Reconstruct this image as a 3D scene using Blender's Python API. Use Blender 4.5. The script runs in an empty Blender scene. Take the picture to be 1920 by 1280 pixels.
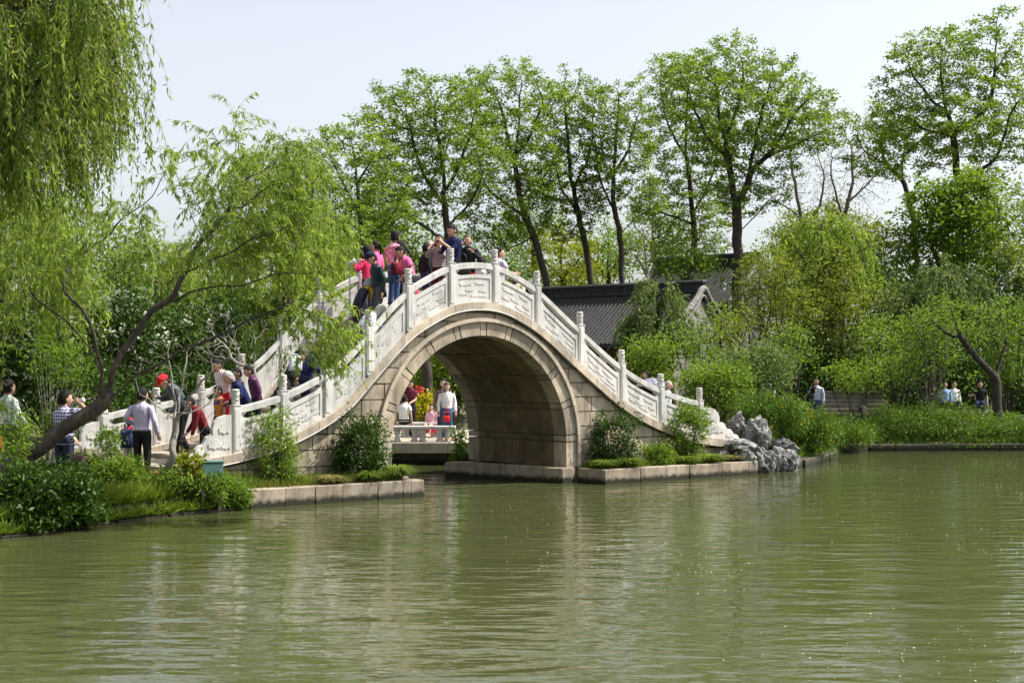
import bpy, bmesh, math, random
import numpy as np
from mathutils import Vector, Matrix

random.seed(7)
RNG = np.random.default_rng(11)
SC = bpy.context.scene
COL = SC.collection
R = math.radians

# ------------------------------------------------------------------ camera, sky, sun, exposure
FPX, HORIZON, EYE = 2600.0, 700.0, 2.5        # focal length and horizon row in photo pixels, eye height over the water
cam_data = bpy.data.cameras.new('camera')
cam = bpy.data.objects.new('camera', cam_data)
COL.objects.link(cam)
cam.location = (0, 0, EYE)
cam.rotation_euler = (R(90), 0, 0)
cam_data.sensor_width = 36
cam_data.lens = 36 * FPX / 1920
cam_data.shift_y = (HORIZON - 640) / 1920
cam_data.clip_start = 0.1
cam_data.clip_end = 3000
SC.camera = cam

SUN_AZ, SUN_EL = 3.0, 57.0                    # azimuth from +X towards +Y, elevation
world = bpy.data.worlds.new('World')
SC.world = world
world.use_nodes = True
wn = world.node_tree.nodes
wl = world.node_tree.links
wn.clear()
sky = wn.new('ShaderNodeTexSky')
sky.sky_type = 'NISHITA'
sky.sun_disc = False
sky.sun_elevation = R(SUN_EL)
sky.sun_rotation = R(90 - SUN_AZ)
sky.air_density = 1.0
sky.dust_density = 3.0
sky.ozone_density = 0.6
bg = wn.new('ShaderNodeBackground')
bg.inputs['Strength'].default_value = 0.135
wo = wn.new('ShaderNodeOutputWorld')
pale = wn.new('ShaderNodeHueSaturation')          # the thin white veil of a spring noon
pale.inputs['Saturation'].default_value = 0.37
wl.new(sky.outputs[0], pale.inputs['Color'])
wl.new(pale.outputs[0], bg.inputs['Color'])
wl.new(bg.outputs[0], wo.inputs['Surface'])

sun_data = bpy.data.lights.new('sun', 'SUN')
sun_data.energy = 4.8
sun_data.angle = R(0.5)
sun_data.color = (1.0, 0.95, 0.87)
sun = bpy.data.objects.new('sun', sun_data)
COL.objects.link(sun)
sdir = Vector((math.cos(R(SUN_AZ)) * math.cos(R(SUN_EL)), math.sin(R(SUN_AZ)) * math.cos(R(SUN_EL)), math.sin(R(SUN_EL))))
sun.rotation_euler = sdir.to_track_quat('Z', 'Y').to_euler()
sun.location = sdir * 100

SC.view_settings.view_transform = 'Standard'
SC.view_settings.look = 'None'
SC.view_settings.exposure = 0.8
SC.view_settings.gamma = 1.0
SC.view_settings.use_curve_mapping = False
SC.render.engine = 'CYCLES'
SC.cycles.max_bounces = 6
SC.cycles.diffuse_bounces = 3
SC.cycles.glossy_bounces = 3
SC.cycles.transmission_bounces = 3
SC.cycles.transparent_max_bounces = 6
SC.cycles.sample_clamp_indirect = 6.0

# ------------------------------------------------------------------ the place's own frame
TH = math.atan2(8.70, 10.917)                 # the bridge runs from near left to far right
EX, EY = math.cos(TH), math.sin(TH)
P0 = (-4.832 - 1.05 * EY, 25.69 + 1.05 * EX)  # near face of the bridge at u = 0


def bw(u, v, z=0.0):
    """bridge frame (along, across, up) -> world"""
    return Vector((P0[0] + u * EX - v * EY, P0[1] + u * EY + v * EX, z))


def at(px, py, Y):
    """the point of the place that stands Y metres away in the direction of a photo pixel"""
    return Vector(((px - 960) / FPX * Y, Y, EYE + (HORIZON - py) / FPX * Y))


def on_bridge(px, v):
    k = (px - 960) / FPX
    x0, y0 = P0[0] - v * EY, P0[1] + v * EX
    return (k * y0 - x0) / (EX - k * EY)


PROF = [(-2.4, .60), (-1.6, .66), (-0.9, .78), (-.48, .87), (.25, .98), (1.27, 1.23), (2.25, 1.66), (2.8, 2.02), (3.3, 2.52), (4.25, 3.40),
        (4.8, 3.72), (5.33, 3.95), (5.97, 4.05), (6.56, 4.02), (7.1, 3.86), (7.73, 3.56), (8.58, 2.98), (9.1, 2.62), (10.4, 1.79), (11.7, 1.25), (13.1, .92),
        (14.1, .82), (15.2, .80)]
PU = np.array([p[0] for p in PROF]); PZ = np.array([p[1] for p in PROF])
_d = np.diff(PZ) / np.diff(PU)
PM = np.concatenate([[_d[0]], (_d[1:] + _d[:-1]) / 2, [_d[-1]]])


def zc(u):
    """height of the coping's top edge along the bridge"""
    u = min(max(u, PU[0]), PU[-1] - 1e-6)
    i = int(np.searchsorted(PU, u, side='right') - 1)
    i = min(max(i, 0), len(PU) - 2)
    h = PU[i + 1] - PU[i]; t = (u - PU[i]) / h
    return float((2*t**3 - 3*t**2 + 1) * PZ[i] + (t**3 - 2*t**2 + t) * h * PM[i] + (-2*t**3 + 3*t**2) * PZ[i+1] + (t**3 - t**2) * h * PM[i+1])


# ------------------------------------------------------------------ helpers: tagging, meshes
def tag(o, label=None, cat=None, group=None, kind=None):
    if label: o['label'] = label
    if cat: o['category'] = cat
    if group: o['group'] = group
    if kind: o['kind'] = kind
    return o


def empty(name, loc=(0, 0, 0), rz=0.0, label=None, cat=None, group=None, kind=None):
    o = bpy.data.objects.new(name, None)
    COL.objects.link(o)
    o.location = loc
    o.rotation_euler = (0, 0, rz)
    o.empty_display_size = 0.2
    return tag(o, label, cat, group, kind)


def link_mesh(name, me, mats, parent=None, smooth=False):
    for m in (mats if isinstance(mats, (list, tuple)) else [mats]):
        me.materials.append(m)
    if smooth and len(me.polygons):
        me.polygons.foreach_set('use_smooth', np.ones(len(me.polygons), dtype=bool))
    o = bpy.data.objects.new(name, me)
    COL.objects.link(o)
    if parent is not None:
        o.parent = parent
    return o


def np_mesh(name, verts, quads=None, tris=None):
    """fast mesh from arrays"""
    me = bpy.data.meshes.new(name)
    verts = np.asarray(verts, dtype=np.float32)
    me.vertices.add(len(verts))
    me.vertices.foreach_set('co', verts.ravel())
    parts, starts, off = [], [], 0
    for arr, k in ((quads, 4), (tris, 3)):
        if arr is not None and len(arr):
            arr = np.asarray(arr, dtype=np.int32)
            parts.append(arr.ravel())
            starts.append(off + np.arange(len(arr), dtype=np.int32) * k)
            off += arr.size
    if parts:
        loops = np.concatenate(parts); st = np.concatenate(starts)
        me.loops.add(len(loops)); me.loops.foreach_set('vertex_index', loops)
        me.polygons.add(len(st)); me.polygons.foreach_set('loop_start', st)
    me.update(calc_edges=True)
    return me


class MB:
    """collects shapes into one mesh"""
    def __init__(s):
        s.v, s.f, s.m = [], [], []
        s.cur = 0

    def add(s, vs, fs, M=None, mi=None):
        b = len(s.v)
        for p in vs:
            p = Vector(p)
            s.v.append(tuple(M @ p) if M is not None else tuple(p))
        for f in fs:
            s.f.append(tuple(b + i for i in f)); s.m.append(s.cur if mi is None else mi)
        return s

    def box(s, lo, hi, M=None, mi=None, ch=0.0):
        x0, y0, z0 = lo; x1, y1, z1 = hi
        if ch > 0:                              # chamfered on every edge
            vs, fs = [], []
            c = ch
            X, Y, Z = (x0, x1), (y0, y1), (z0, z1)
            idx = {}
            for i in (0, 1):
                for j in (0, 1):
                    for k in (0, 1):
                        sx, sy, sz = (c if i == 0 else -c), (c if j == 0 else -c), (c if k == 0 else -c)
                        idx[i, j, k, 0] = len(vs); vs.append((X[i], Y[j] + sy, Z[k] + sz))
                        idx[i, j, k, 1] = len(vs); vs.append((X[i] + sx, Y[j], Z[k] + sz))
                        idx[i, j, k, 2] = len(vs); vs.append((X[i] + sx, Y[j] + sy, Z[k]))
            for i in (0, 1):
                q = [idx[i, 0, 0, 0], idx[i, 1, 0, 0], idx[i, 1, 1, 0], idx[i, 0, 1, 0]]; fs.append(q if i else q[::-1])
                q = [idx[0, i, 0, 1], idx[1, i, 0, 1], idx[1, i, 1, 1], idx[0, i, 1, 1]]; fs.append(q[::-1] if i else q)
                q = [idx[0, 0, i, 2], idx[1, 0, i, 2], idx[1, 1, i, 2], idx[0, 1, i, 2]]; fs.append(q if i else q[::-1])
            for a in (0, 1):
                for b in (0, 1):
                    q = [idx[a, b, 0, 0], idx[a, b, 1, 0], idx[a, b, 1, 1], idx[a, b, 0, 1]]; fs.append(q if (a != b) else q[::-1])
                    q = [idx[a, 0, b, 0], idx[a, 1, b, 0], idx[a, 1, b, 2], idx[a, 0, b, 2]]; fs.append(q if (a == b) else q[::-1])
                    q = [idx[0, a, b, 1], idx[1, a, b, 1], idx[1, a, b, 2], idx[0, a, b, 2]]; fs.append(q if (a != b) else q[::-1])
                    for k in (0, 1):
                        t = [idx[a, b, k, 0], idx[a, b, k, 1], idx[a, b, k, 2]]
                        fs.append(t if (a + b + k) % 2 else t[::-1])
            return s.add(vs, fs, M, mi)
        vs = [(x0, y0, z0), (x1, y0, z0), (x1, y1, z0), (x0, y1, z0), (x0, y0, z1), (x1, y0, z1), (x1, y1, z1), (x0, y1, z1)]
        fs = [(3, 2, 1, 0), (4, 5, 6, 7), (0, 1, 5, 4), (1, 2, 6, 5), (2, 3, 7, 6), (3, 0, 4, 7)]
        return s.add(vs, fs, M, mi)

    def prism(s, poly, d0, d1, axes='xz', M=None, mi=None):
        """extrude a polygon given in two axes along the third from d0 to d1"""
        n = len(poly)
        def P(a, b, d):
            return {'xz': (a, d, b), 'xy': (a, b, d), 'yz': (d, a, b)}[axes]
        vs = [P(a, b, d0) for a, b in poly] + [P(a, b, d1) for a, b in poly]
        fs = [tuple(range(n)), tuple(range(2 * n - 1, n - 1, -1))]
        for i in range(n):
            j = (i + 1) % n
            fs.append((j, i, n + i, n + j))
        return s.add(vs, fs, M, mi)

    def strip(s, cols, d0, d1, M=None, mi=None):
        """cols: (u, z bottom, z top); a wall-like solid between y=d0 and y=d1"""
        n = len(cols); vs = []
        for u, a, b in cols:
            vs += [(u, d0, a), (u, d0, b), (u, d1, b), (u, d1, a)]
        fs = [(0, 1, 2, 3), (4*n-1, 4*n-2, 4*n-3, 4*n-4)]
        for i in range(n - 1):
            a, b = 4 * i, 4 * i + 4
            fs += [(a, b, b+1, a+1), (a+1, b+1, b+2, a+2), (a+2, b+2, b+3, a+3), (a+3, b+3, b, a)]
        return s.add(vs, fs, M, mi)

    def tube(s, pts, rad, n=6, M=None, mi=None, cap=True, flat=1.0):
        pts = [Vector(p) for p in pts]
        if not isinstance(rad, (list, tuple, np.ndarray)): rad = [rad] * len(pts)
        vs, fs = [], []
        prev = None
        for i, p in enumerate(pts):
            d = (pts[min(i+1, len(pts)-1)] - pts[max(i-1, 0)])
            if d.length < 1e-9: d = Vector((0, 0, 1))
            d.normalize()
            if prev is None:
                a = d.orthogonal().normalized()
            else:
                a = (prev - d * prev.dot(d))
                a = a.normalized() if a.length > 1e-6 else d.orthogonal().normalized()
            prev = a
            b = d.cross(a)
            for k in range(n):
                t = 2 * math.pi * k / n
                vs.append(p + (a * math.cos(t) + b * math.sin(t) * flat) * rad[i])
        for i in range(len(pts) - 1):
            for k in range(n):
                k2 = (k + 1) % n
                fs.append((i*n+k, i*n+k2, (i+1)*n+k2, (i+1)*n+k))
        if cap:
            fs.append(tuple(range(n-1, -1, -1)))
            fs.append(tuple((len(pts)-1)*n + k for k in range(n)))
        return s.add(vs, fs, M, mi)

    def loft(s, rings, M=None, mi=None, cap=True):
        n = len(rings[0]); vs = [p for r in rings for p in r]; fs = []
        for i in range(len(rings) - 1):
            for k in range(n):
                k2 = (k + 1) % n
                fs.append((i*n+k, i*n+k2, (i+1)*n+k2, (i+1)*n+k))
        if cap:
            fs.append(tuple(range(n-1, -1, -1)))
            fs.append(tuple((len(rings)-1)*n + k for k in range(n)))
        return s.add(vs, fs, M, mi)

    def lathe(s, prof, n=12, M=None, mi=None):
        rings = [[(r * math.cos(2*math.pi*k/n), r * math.sin(2*math.pi*k/n), z) for k in range(n)] for r, z in prof]
        return s.loft(rings, M, mi)

    def ball(s, c, r, n=10, m=7, M=None, mi=None, fn=None):
        c = Vector(c)
        if not isinstance(r, (tuple, list)): r = (r, r, r)
        rings = []
        for i in range(m):
            ph = -math.pi/2 + math.pi * (i + 0.0) / (m - 1)
            ph = max(min(ph, math.pi/2 - 0.02), -math.pi/2 + 0.02)
            ring = []
            for k in range(n):
                t = 2 * math.pi * k / n
                p = Vector((math.cos(ph)*math.cos(t), math.cos(ph)*math.sin(t), math.sin(ph)))
                if fn: p = fn(p)
                ring.append(c + Vector((p.x*r[0], p.y*r[1], p.z*r[2])))
            rings.append(ring)
        return s.loft(rings, M, mi)

    def build(s, name, mats, parent=None, smooth=False):
        me = bpy.data.meshes.new(name)
        me.from_pydata(s.v, [], s.f)
        if len(s.f) < 6000:
            bm = bmesh.new(); bm.from_mesh(me); bmesh.ops.recalc_face_normals(bm, faces=bm.faces); bm.to_mesh(me); bm.free()
        mats = mats if isinstance(mats, (list, tuple)) else [mats]
        o = link_mesh(name, me, mats, parent, smooth)
        if len(mats) > 1:
            me.polygons.foreach_set('material_index', np.array(s.m, dtype=np.int32))
        me.update()
        return o


def dup(o, parent=None, loc=None, off=None):
    c = o.copy(); COL.objects.link(c)
    if parent is not None: c.parent = parent
    if loc is not None: c.location = loc
    if off is not None: c.location = Vector(o.location) + Vector(off)
    return c


def kids(o):
    return [c for c in COL.objects if c.parent is o]


# ------------------------------------------------------------------ materials
def new_mat(name):
    m = bpy.data.materials.new(name); m.use_nodes = True
    nt = m.node_tree; nt.nodes.clear()
    out = nt.nodes.new('ShaderNodeOutputMaterial')
    return m, nt, nt.nodes, nt.links, out


def ramp(N, stops):
    r = N.new('ShaderNodeValToRGB'); cr = r.color_ramp
    while len(cr.elements) < len(stops): cr.elements.new(0.5)
    for e, (p, c) in zip(cr.elements, stops):
        e.position = p; e.color = (*c, 1)
    return r


def noise(N, L, scale, detail=4, coord=None, rough=0.55, vec_scale=None):
    n = N.new('ShaderNodeTexNoise'); n.inputs['Scale'].default_value = scale
    n.inputs['Detail'].default_value = detail; n.inputs['Roughness'].default_value = rough
    if coord is not None:
        if vec_scale:
            mp = N.new('ShaderNodeMapping'); mp.inputs['Scale'].default_value = vec_scale
            L.new(coord, mp.inputs['Vector']); L.new(mp.outputs[0], n.inputs['Vector'])
        else:
            L.new(coord, n.inputs['Vector'])
    return n


def mix(N, L, a, b, fac, mode='MIX'):
    m = N.new('ShaderNodeMix'); m.data_type = 'RGBA'; m.blend_type = mode
    for sock, val in ((m.inputs['A'], a), (m.inputs['B'], b), (m.inputs['Factor'], fac)):
        if isinstance(val, (int, float)): sock.default_value = val
        elif isinstance(val, tuple): sock.default_value = (*val, 1)
        else: L.new(val, sock)
    return m.outputs['Result']


def stone_mat(name, base, dark, rough=0.75, speck=0.0, streak=0.3, tint=0.15, bump=0.25, stain=(.10, .085, .06), scale=1.0, moss=0.0, wet=False):
    """stone: broad tone noise, speckle, dark weather stains, a small tone difference from one piece to the next"""
    m, nt, N, L, out = new_mat(name)
    geo = N.new('ShaderNodeNewGeometry'); oi = N.new('ShaderNodeObjectInfo')
    P = geo.outputs['Position']
    n1 = noise(N, L, 2.2 * scale, 6, P)
    c = mix(N, L, dark, base, n1.outputs['Fac'])
    r1 = ramp(N, [(.3, dark), (.68, base)]); L.new(n1.outputs['Fac'], r1.inputs[0]); c = r1.outputs[0]
    n2 = noise(N, L, 55 * scale, 3, P)
    r2 = ramp(N, [(.35, (1 - speck,) * 3), (.65, (1 + speck * .5,) * 3)]); L.new(n2.outputs['Fac'], r2.inputs[0])
    c = mix(N, L, c, r2.outputs[0], 1.0, 'MULTIPLY')
    n3 = noise(N, L, 1.6 * scale, 5, P, .7, (3.2, 3.2, .55))
    r3 = ramp(N, [(.47, (0, 0, 0)), (.68, (streak,) * 3)]); L.new(n3.outputs['Fac'], r3.inputs[0])
    c = mix(N, L, c, stain, r3.outputs[0])
    rt = ramp(N, [(0, (1 - tint,) * 3), (1, (1 + tint, 1 + tint * .85, 1 + tint * .6))]); L.new(oi.outputs['Random'], rt.inputs[0])
    c = mix(N, L, c, rt.outputs[0], 1.0, 'MULTIPLY')
    if wet:                                       # algae and damp just above the water line
        sx = N.new('ShaderNodeSeparateXYZ'); L.new(P, sx.inputs[0])
        nz = noise(N, L, 7, 4, P)
        ad = N.new('ShaderNodeMath'); ad.operation = 'MULTIPLY_ADD'; L.new(nz.outputs['Fac'], ad.inputs[0]); ad.inputs[1].default_value = -.16; L.new(sx.outputs['Z'], ad.inputs[2])
        rw = ramp(N, [(.0, (1, 1, 1)), (.09, (0, 0, 0))]); L.new(ad.outputs[0], rw.inputs[0])
        c = mix(N, L, c, (.022, .022, .012), rw.outputs[0])
    p = N.new('ShaderNodeBsdfPrincipled'); L.new(c, p.inputs['Base Color']); p.inputs['Roughness'].default_value = rough
    p.inputs['Specular IOR Level'].default_value = .3
    b = N.new('ShaderNodeBump'); b.inputs['Strength'].default_value = bump; b.inputs['Distance'].default_value = .02
    n4 = noise(N, L, 24 * scale, 6, P, .65); L.new(n4.outputs['Fac'], b.inputs['Height']); L.new(b.outputs[0], p.inputs['Normal'])
    L.new(p.outputs[0], out.inputs['Surface'])
    return m


def plain_mat(name, col, rough=.7, var=.12, scale=6, spec=.3, bump=0.0, metal=0.0):
    m, nt, N, L, out = new_mat(name)
    tc = N.new('ShaderNodeTexCoord')
    n1 = noise(N, L, scale, 4, tc.outputs['Object'])
    r = ramp(N, [(.3, tuple(max(0, x * (1 - var)) for x in col)), (.7, tuple(min(1, x * (1 + var)) for x in col))])
    L.new(n1.outputs['Fac'], r.inputs[0])
    p = N.new('ShaderNodeBsdfPrincipled'); L.new(r.outputs[0], p.inputs['Base Color'])
    p.inputs['Roughness'].default_value = rough; p.inputs['Specular IOR Level'].default_value = spec; p.inputs['Metallic'].default_value = metal
    if bump:
        b = N.new('ShaderNodeBump'); b.inputs['Strength'].default_value = bump; b.inputs['Distance'].default_value = .02
        n2 = noise(N, L, scale * 5, 5, tc.outputs['Object']); L.new(n2.outputs['Fac'], b.inputs['Height']); L.new(b.outputs[0], p.inputs['Normal'])
    L.new(p.outputs[0], out.inputs['Surface'])
    return m


def leaf_mat(name, lo, hi, trans=.35, rough=.55, tint=(1.25, 1.2, .55)):
    """leaves: each leaf its own tone between two greens, light passes through"""
    m, nt, N, L, out = new_mat(name)
    geo = N.new('ShaderNodeNewGeometry')
    mid = tuple((a + b) / 2 for a, b in zip(lo, hi))
    r = ramp(N, [(0, lo), (.5, mid), (1, hi)]); L.new(geo.outputs['Random Per Island'], r.inputs[0])
    n1 = noise(N, L, .55, 2, geo.outputs['Position'])
    rr = ramp(N, [(.3, (.75, .80, .8)), (.7, (1.25, 1.18, 1.1))]); L.new(n1.outputs['Fac'], rr.inputs[0])
    c = mix(N, L, r.outputs[0], rr.outputs[0], 1.0, 'MULTIPLY')
    p = N.new('ShaderNodeBsdfPrincipled'); L.new(c, p.inputs['Base Color']); p.inputs['Roughness'].default_value = rough
    p.inputs['Specular IOR Level'].default_value = .16
    t = N.new('ShaderNodeBsdfTranslucent')
    ct = mix(N, L, c, tint, 1.0, 'MULTIPLY'); L.new(ct, t.inputs['Color'])
    ms = N.new('ShaderNodeMixShader'); ms.inputs[0].default_value = trans
    L.new(p.outputs[0], ms.inputs[1]); L.new(t.outputs[0], ms.inputs[2]); L.new(ms.outputs[0], out.inputs['Surface'])
    return m


def bark_mat(name, lo, hi, scale=1.0):
    m, nt, N, L, out = new_mat(name)
    geo = N.new('ShaderNodeNewGeometry'); P = geo.outputs['Position']
    n1 = noise(N, L, 9 * scale, 6, P, .7, (1.6, 1.6, .45))
    r = ramp(N, [(.35, lo), (.7, hi)]); L.new(n1.outputs['Fac'], r.inputs[0])
    p = N.new('ShaderNodeBsdfPrincipled'); L.new(r.outputs[0], p.inputs['Base Color']); p.inputs['Roughness'].default_value = .9
    b = N.new('ShaderNodeBump'); b.inputs['Strength'].default_value = .8; b.inputs['Distance'].default_value = .03
    L.new(n1.outputs['Fac'], b.inputs['Height']); L.new(b.outputs[0], p.inputs['Normal'])
    L.new(p.outputs[0], out.inputs['Surface'])
    return m


M_MARBLE = stone_mat('white_marble', (.61, .60, .58), (.46, .455, .435), .62, .07, .75, .08, .2, (.25, .245, .225))
M_CAP = stone_mat('carved_grey_stone', (.60, .585, .55), (.36, .35, .32), .7, .1, .4, .06, .5, (.2, .19, .17), 3.0)
M_GRANITE = stone_mat('tan_granite', (.47, .405, .32), (.26, .22, .165), .75, .2, .8, .24, .45, (.12, .10, .075))
M_COPING = stone_mat('pale_granite', (.52, .455, .37), (.36, .305, .235), .75, .18, .65, .14, .3, (.16, .14, .11))
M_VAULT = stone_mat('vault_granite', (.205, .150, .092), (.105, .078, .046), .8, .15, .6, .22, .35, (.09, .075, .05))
M_QUAY = stone_mat('quay_granite', (.41, .35, .28), (.235, .195, .15), .8, .28, .85, .20, .35, (.13, .11, .08), 1.0, 0, True)
M_MORTAR = stone_mat('dark_mortar', (.09, .075, .06), (.05, .045, .035), .9, .1, .3, .0, .3)
M_ROCK = None
M_LIMESTONE = stone_mat('weathered_limestone', (.33, .33, .32), (.055, .055, .053), .8, .12, .85, .06, 1.0, (.035, .035, .034), 1.7)
M_DARKROCK = stone_mat('dark_bank_stone', (.11, .10, .08), (.035, .034, .028), .9, .15, .5, .2, .6, (.03, .03, .02), 1.0, 0, True)
M_PAVE = stone_mat('worn_paving', (.42, .37, .30), (.28, .25, .20), .85, .12, .3, .1, .3, (.15, .13, .1))
M_TILE = stone_mat('grey_clay_tile', (.030, .031, .033), (.012, .0125, .0135), .75, .35, .3, .1, .5, (.11, .11, .10), 3.0)
M_RIDGE = stone_mat('grey_ridge_brick', (.30, .29, .27), (.14, .138, .13), .8, .2, .4, .1, .4, (.05, .05, .05), 2.0)
M_GABLE = stone_mat('pale_gable_brick', (.30, .295, .28), (.17, .165, .155), .8, .15, .4, .1, .3, (.10, .10, .09), 2.0)
M_DARKWOOD = plain_mat('dark_lacquered_wood', (.030, .018, .014), .5, .3, 3)
M_REDWOOD = plain_mat('worn_red_wood', (.16, .055, .03), .6, .3, 8)
M_BARK = bark_mat('dark_bark', (.016, .013, .010), (.062, .050, .038))
M_BARKW = bark_mat('willow_bark', (.020, .016, .012), (.100, .080, .056), .8)
M_TWIG = bark_mat('pale_twig', (.17, .15, .125), (.40, .37, .33), 3)
M_BARKG = bark_mat('grey_bark', (.06, .05, .04), (.17, .145, .12))

# ------------------------------------------------------------------ shore line, water, ground
E_ = lambda u, d=0.0: bw(u, -1.05 + d)
SHORE = [(-300, -40), (-60, -6), (-16, 8), (-10.2, 17.2), (-7.74, 20.97), (-7.25, 21.67), (-6.84, 22.8), (-5.84, 24.5)]
SHORE += [tuple(E_(u)[:2]) for u in (0.0, 3.9)]
SHORE += [tuple(bw(3.82, v)[:2]) for v in (0.0, 4.2)] + [(-9.0, 34.5), (-9.5, 38.0), (1.5, 38.0)]
SHORE += [tuple(bw(u, v)[:2]) for u, v in ((7.6, 4.4), (8.45, 0.0))]
SHORE += [tuple(E_(u)[:2]) for u in (8.85, 13.96)] + [(7.4, 36.1), (9.4, 40.0), (10.1, 43.4), (11.5, 44.6), (17, 44.8), (40, 47), (300, 60), (300, 700), (-300, 700)]
SHORE = np.array(SHORE)


def shore_dist(xy):
    """signed distance to the shore: positive on land"""
    xy = np.atleast_2d(np.asarray(xy, dtype=float))
    a = SHORE; b = np.roll(SHORE, -1, 0)
    best = np.full(len(xy), 1e9); inside = np.zeros(len(xy), bool)
    for p, q in zip(a, b):
        d = q - p
        t = np.clip(((xy - p) @ d) / (d @ d), 0, 1)
        best = np.minimum(best, np.hypot(*(xy - (p + t[:, None] * d)).T))
        cond = (p[1] > xy[:, 1]) != (q[1] > xy[:, 1])
        with np.errstate(divide='ignore', invalid='ignore'):
            xi = (q[0] - p[0]) * (xy[:, 1] - p[1]) / (q[1] - p[1]) + p[0]
        inside ^= cond & (xy[:, 0] < xi)
    return np.where(inside, best, -best)


def land_height(xy):
    xy = np.atleast_2d(np.asarray(xy, dtype=float))
    d = shore_dist(xy) - .30                        # the soil stops behind the wall stones
    t = np.clip(d / 5.0, 0, 1); s = t * t * (3 - 2 * t)
    h = 0.28 + .72 * s + np.clip((xy[:, 1] - 52) * .03, 0, 2.2) + .04 * np.sin(xy[:, 0] * 1.7) * np.cos(xy[:, 1] * 1.3) * t
    h = np.where((xy[:, 0] > -10.5) & (xy[:, 0] < 2.5) & (xy[:, 1] > 37) & (xy[:, 1] < 50), np.minimum(h, .45), h)
    return np.where(d > 0, h, np.maximum(-0.9, -0.55 + d * .3))


def gz(x, y):
    return float(land_height([(x, y)])[0])


def build_ground():
    xs = np.unique(np.concatenate([np.linspace(-320, -40, 15), np.linspace(-40, -14, 27), np.linspace(-14, 20, 171), np.linspace(20, 44, 25), np.linspace(44, 320, 15)]))
    ys = np.unique(np.concatenate([np.linspace(-45, 12, 12), np.linspace(12, 48, 181), np.linspace(48, 90, 43), np.linspace(90, 900, 18)]))
    X, Y = np.meshgrid(xs, ys)
    xy = np.stack([X.ravel(), Y.ravel()], 1)
    z = land_height(xy)
    v = np.column_stack([xy, z])
    nx, ny = len(xs), len(ys)
    i = np.arange(nx * ny).reshape(ny, nx)
    q = np.stack([i[:-1, :-1], i[:-1, 1:], i[1:, 1:], i[1:, :-1]], -1).reshape(-1, 4)
    m, nt, N, L, out = new_mat('soil_and_moss')
    geo = N.new('ShaderNodeNewGeometry'); P = geo.outputs['Position']
    n1 = noise(N, L, 1.3, 6, P); n2 = noise(N, L, 14, 5, P)
    r = ramp(N, [(.35, (.055, .045, .028)), (.5, (.05, .065, .02)), (.7, (.085, .11, .035))]); L.new(n1.outputs['Fac'], r.inputs[0])
    c = mix(N, L, r.outputs[0], (.13, .105, .07), n2.outputs['Fac'], 'MIX')
    p = N.new('ShaderNodeBsdfPrincipled'); L.new(c, p.inputs['Base Color']); p.inputs['Roughness'].default_value = .95
    b = N.new('ShaderNodeBump'); b.inputs['Strength'].default_value = .6; b.inputs['Distance'].default_value = .05
    L.new(n2.outputs['Fac'], b.inputs['Height']); L.new(b.outputs[0], p.inputs['Normal'])
    L.new(p.outputs[0], out.inputs['Surface'])
    o = link_mesh('ground', np_mesh('ground', v, q), m, smooth=True)
    tag(o, 'mossy brown soil of the lake banks rising gently behind the bridge', kind='structure')


def build_water():
    m, nt, N, L, out = new_mat('green_lake_water')
    geo = N.new('ShaderNodeNewGeometry'); P = geo.outputs['Position']
    p = N.new('ShaderNodeBsdfPrincipled')
    n0 = noise(N, L, .12, 3, P)
    r = ramp(N, [(.3, (.047, .054, .019)), (.7, (.058, .065, .024))]); L.new(n0.outputs['Fac'], r.inputs[0])
    L.new(r.outputs[0], p.inputs['Base Color'])
    p.inputs['Roughness'].default_value = .045
    p.inputs['IOR'].default_value = 1.333
    # ripples: long low swells across the view, short wind ripples, very fine chop in drifting patches
    a = noise(N, L, 1.0, 1, P, .5, (.62, 1.35, 1)); b = noise(N, L, 1.0, 1, P, .5, (1.7, 3.7, 1)); c = noise(N, L, 1.0, 1, P, .5, (6, 12, 1))
    pt = noise(N, L, .22, 3, P); rp = ramp(N, [(.36, (.42,) * 3), (.66, (1,) * 3)]); L.new(pt.outputs['Fac'], rp.inputs[0])
    def madd(x, k, y):
        q = N.new('ShaderNodeMath'); q.operation = 'MULTIPLY_ADD'; L.new(x, q.inputs[0]); q.inputs[1].default_value = k
        if y is None: q.inputs[2].default_value = 0
        else: L.new(y, q.inputs[2])
        return q.outputs[0]
    mu = N.new('ShaderNodeMath'); mu.operation = 'MULTIPLY'; L.new(c.outputs['Fac'], mu.inputs[0]); L.new(rp.outputs[0], mu.inputs[1])
    h = madd(a.outputs['Fac'], .024, None)
    mb = N.new('ShaderNodeMath'); mb.operation = 'MULTIPLY'; L.new(b.outputs['Fac'], mb.inputs[0]); L.new(rp.outputs[0], mb.inputs[1])
    h = madd(mb.outputs[0], .030, h); h = madd(mu.outputs[0], .005, h)
    bp = N.new('ShaderNodeBump'); bp.inputs['Strength'].default_value = 1.0; bp.inputs['Distance'].default_value = 1.0
    L.new(h, bp.inputs['Height']); L.new(bp.outputs[0], p.inputs['Normal'])
    L.new(p.outputs[0], out.inputs['Surface'])
    v = [(-320, -60, 0), (320, -60, 0), (320, 300, 0), (-320, 300, 0)]
    o = link_mesh('water', np_mesh('water', v, [(0, 1, 2, 3)]), m)
    tag(o, 'green rippled lake water in front of and under the bridge', kind='structure')


build_ground()
build_water()

# ------------------------------------------------------------------ the arch bridge
UC, RI, ZS = 6.2, 2.40, 0.93         # arch centre along the bridge, inner radius, springing height
RV, RM = RI + .30, RI + .385         # outer edge of the voussoirs, outer edge of the moulding
WID = 3.72                           # distance between the two faces
bridge = empty('arch_bridge', (P0[0], P0[1], 0), TH, 'steep humpback stone arch bridge with white carved railings over the lake', 'bridge')


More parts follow.
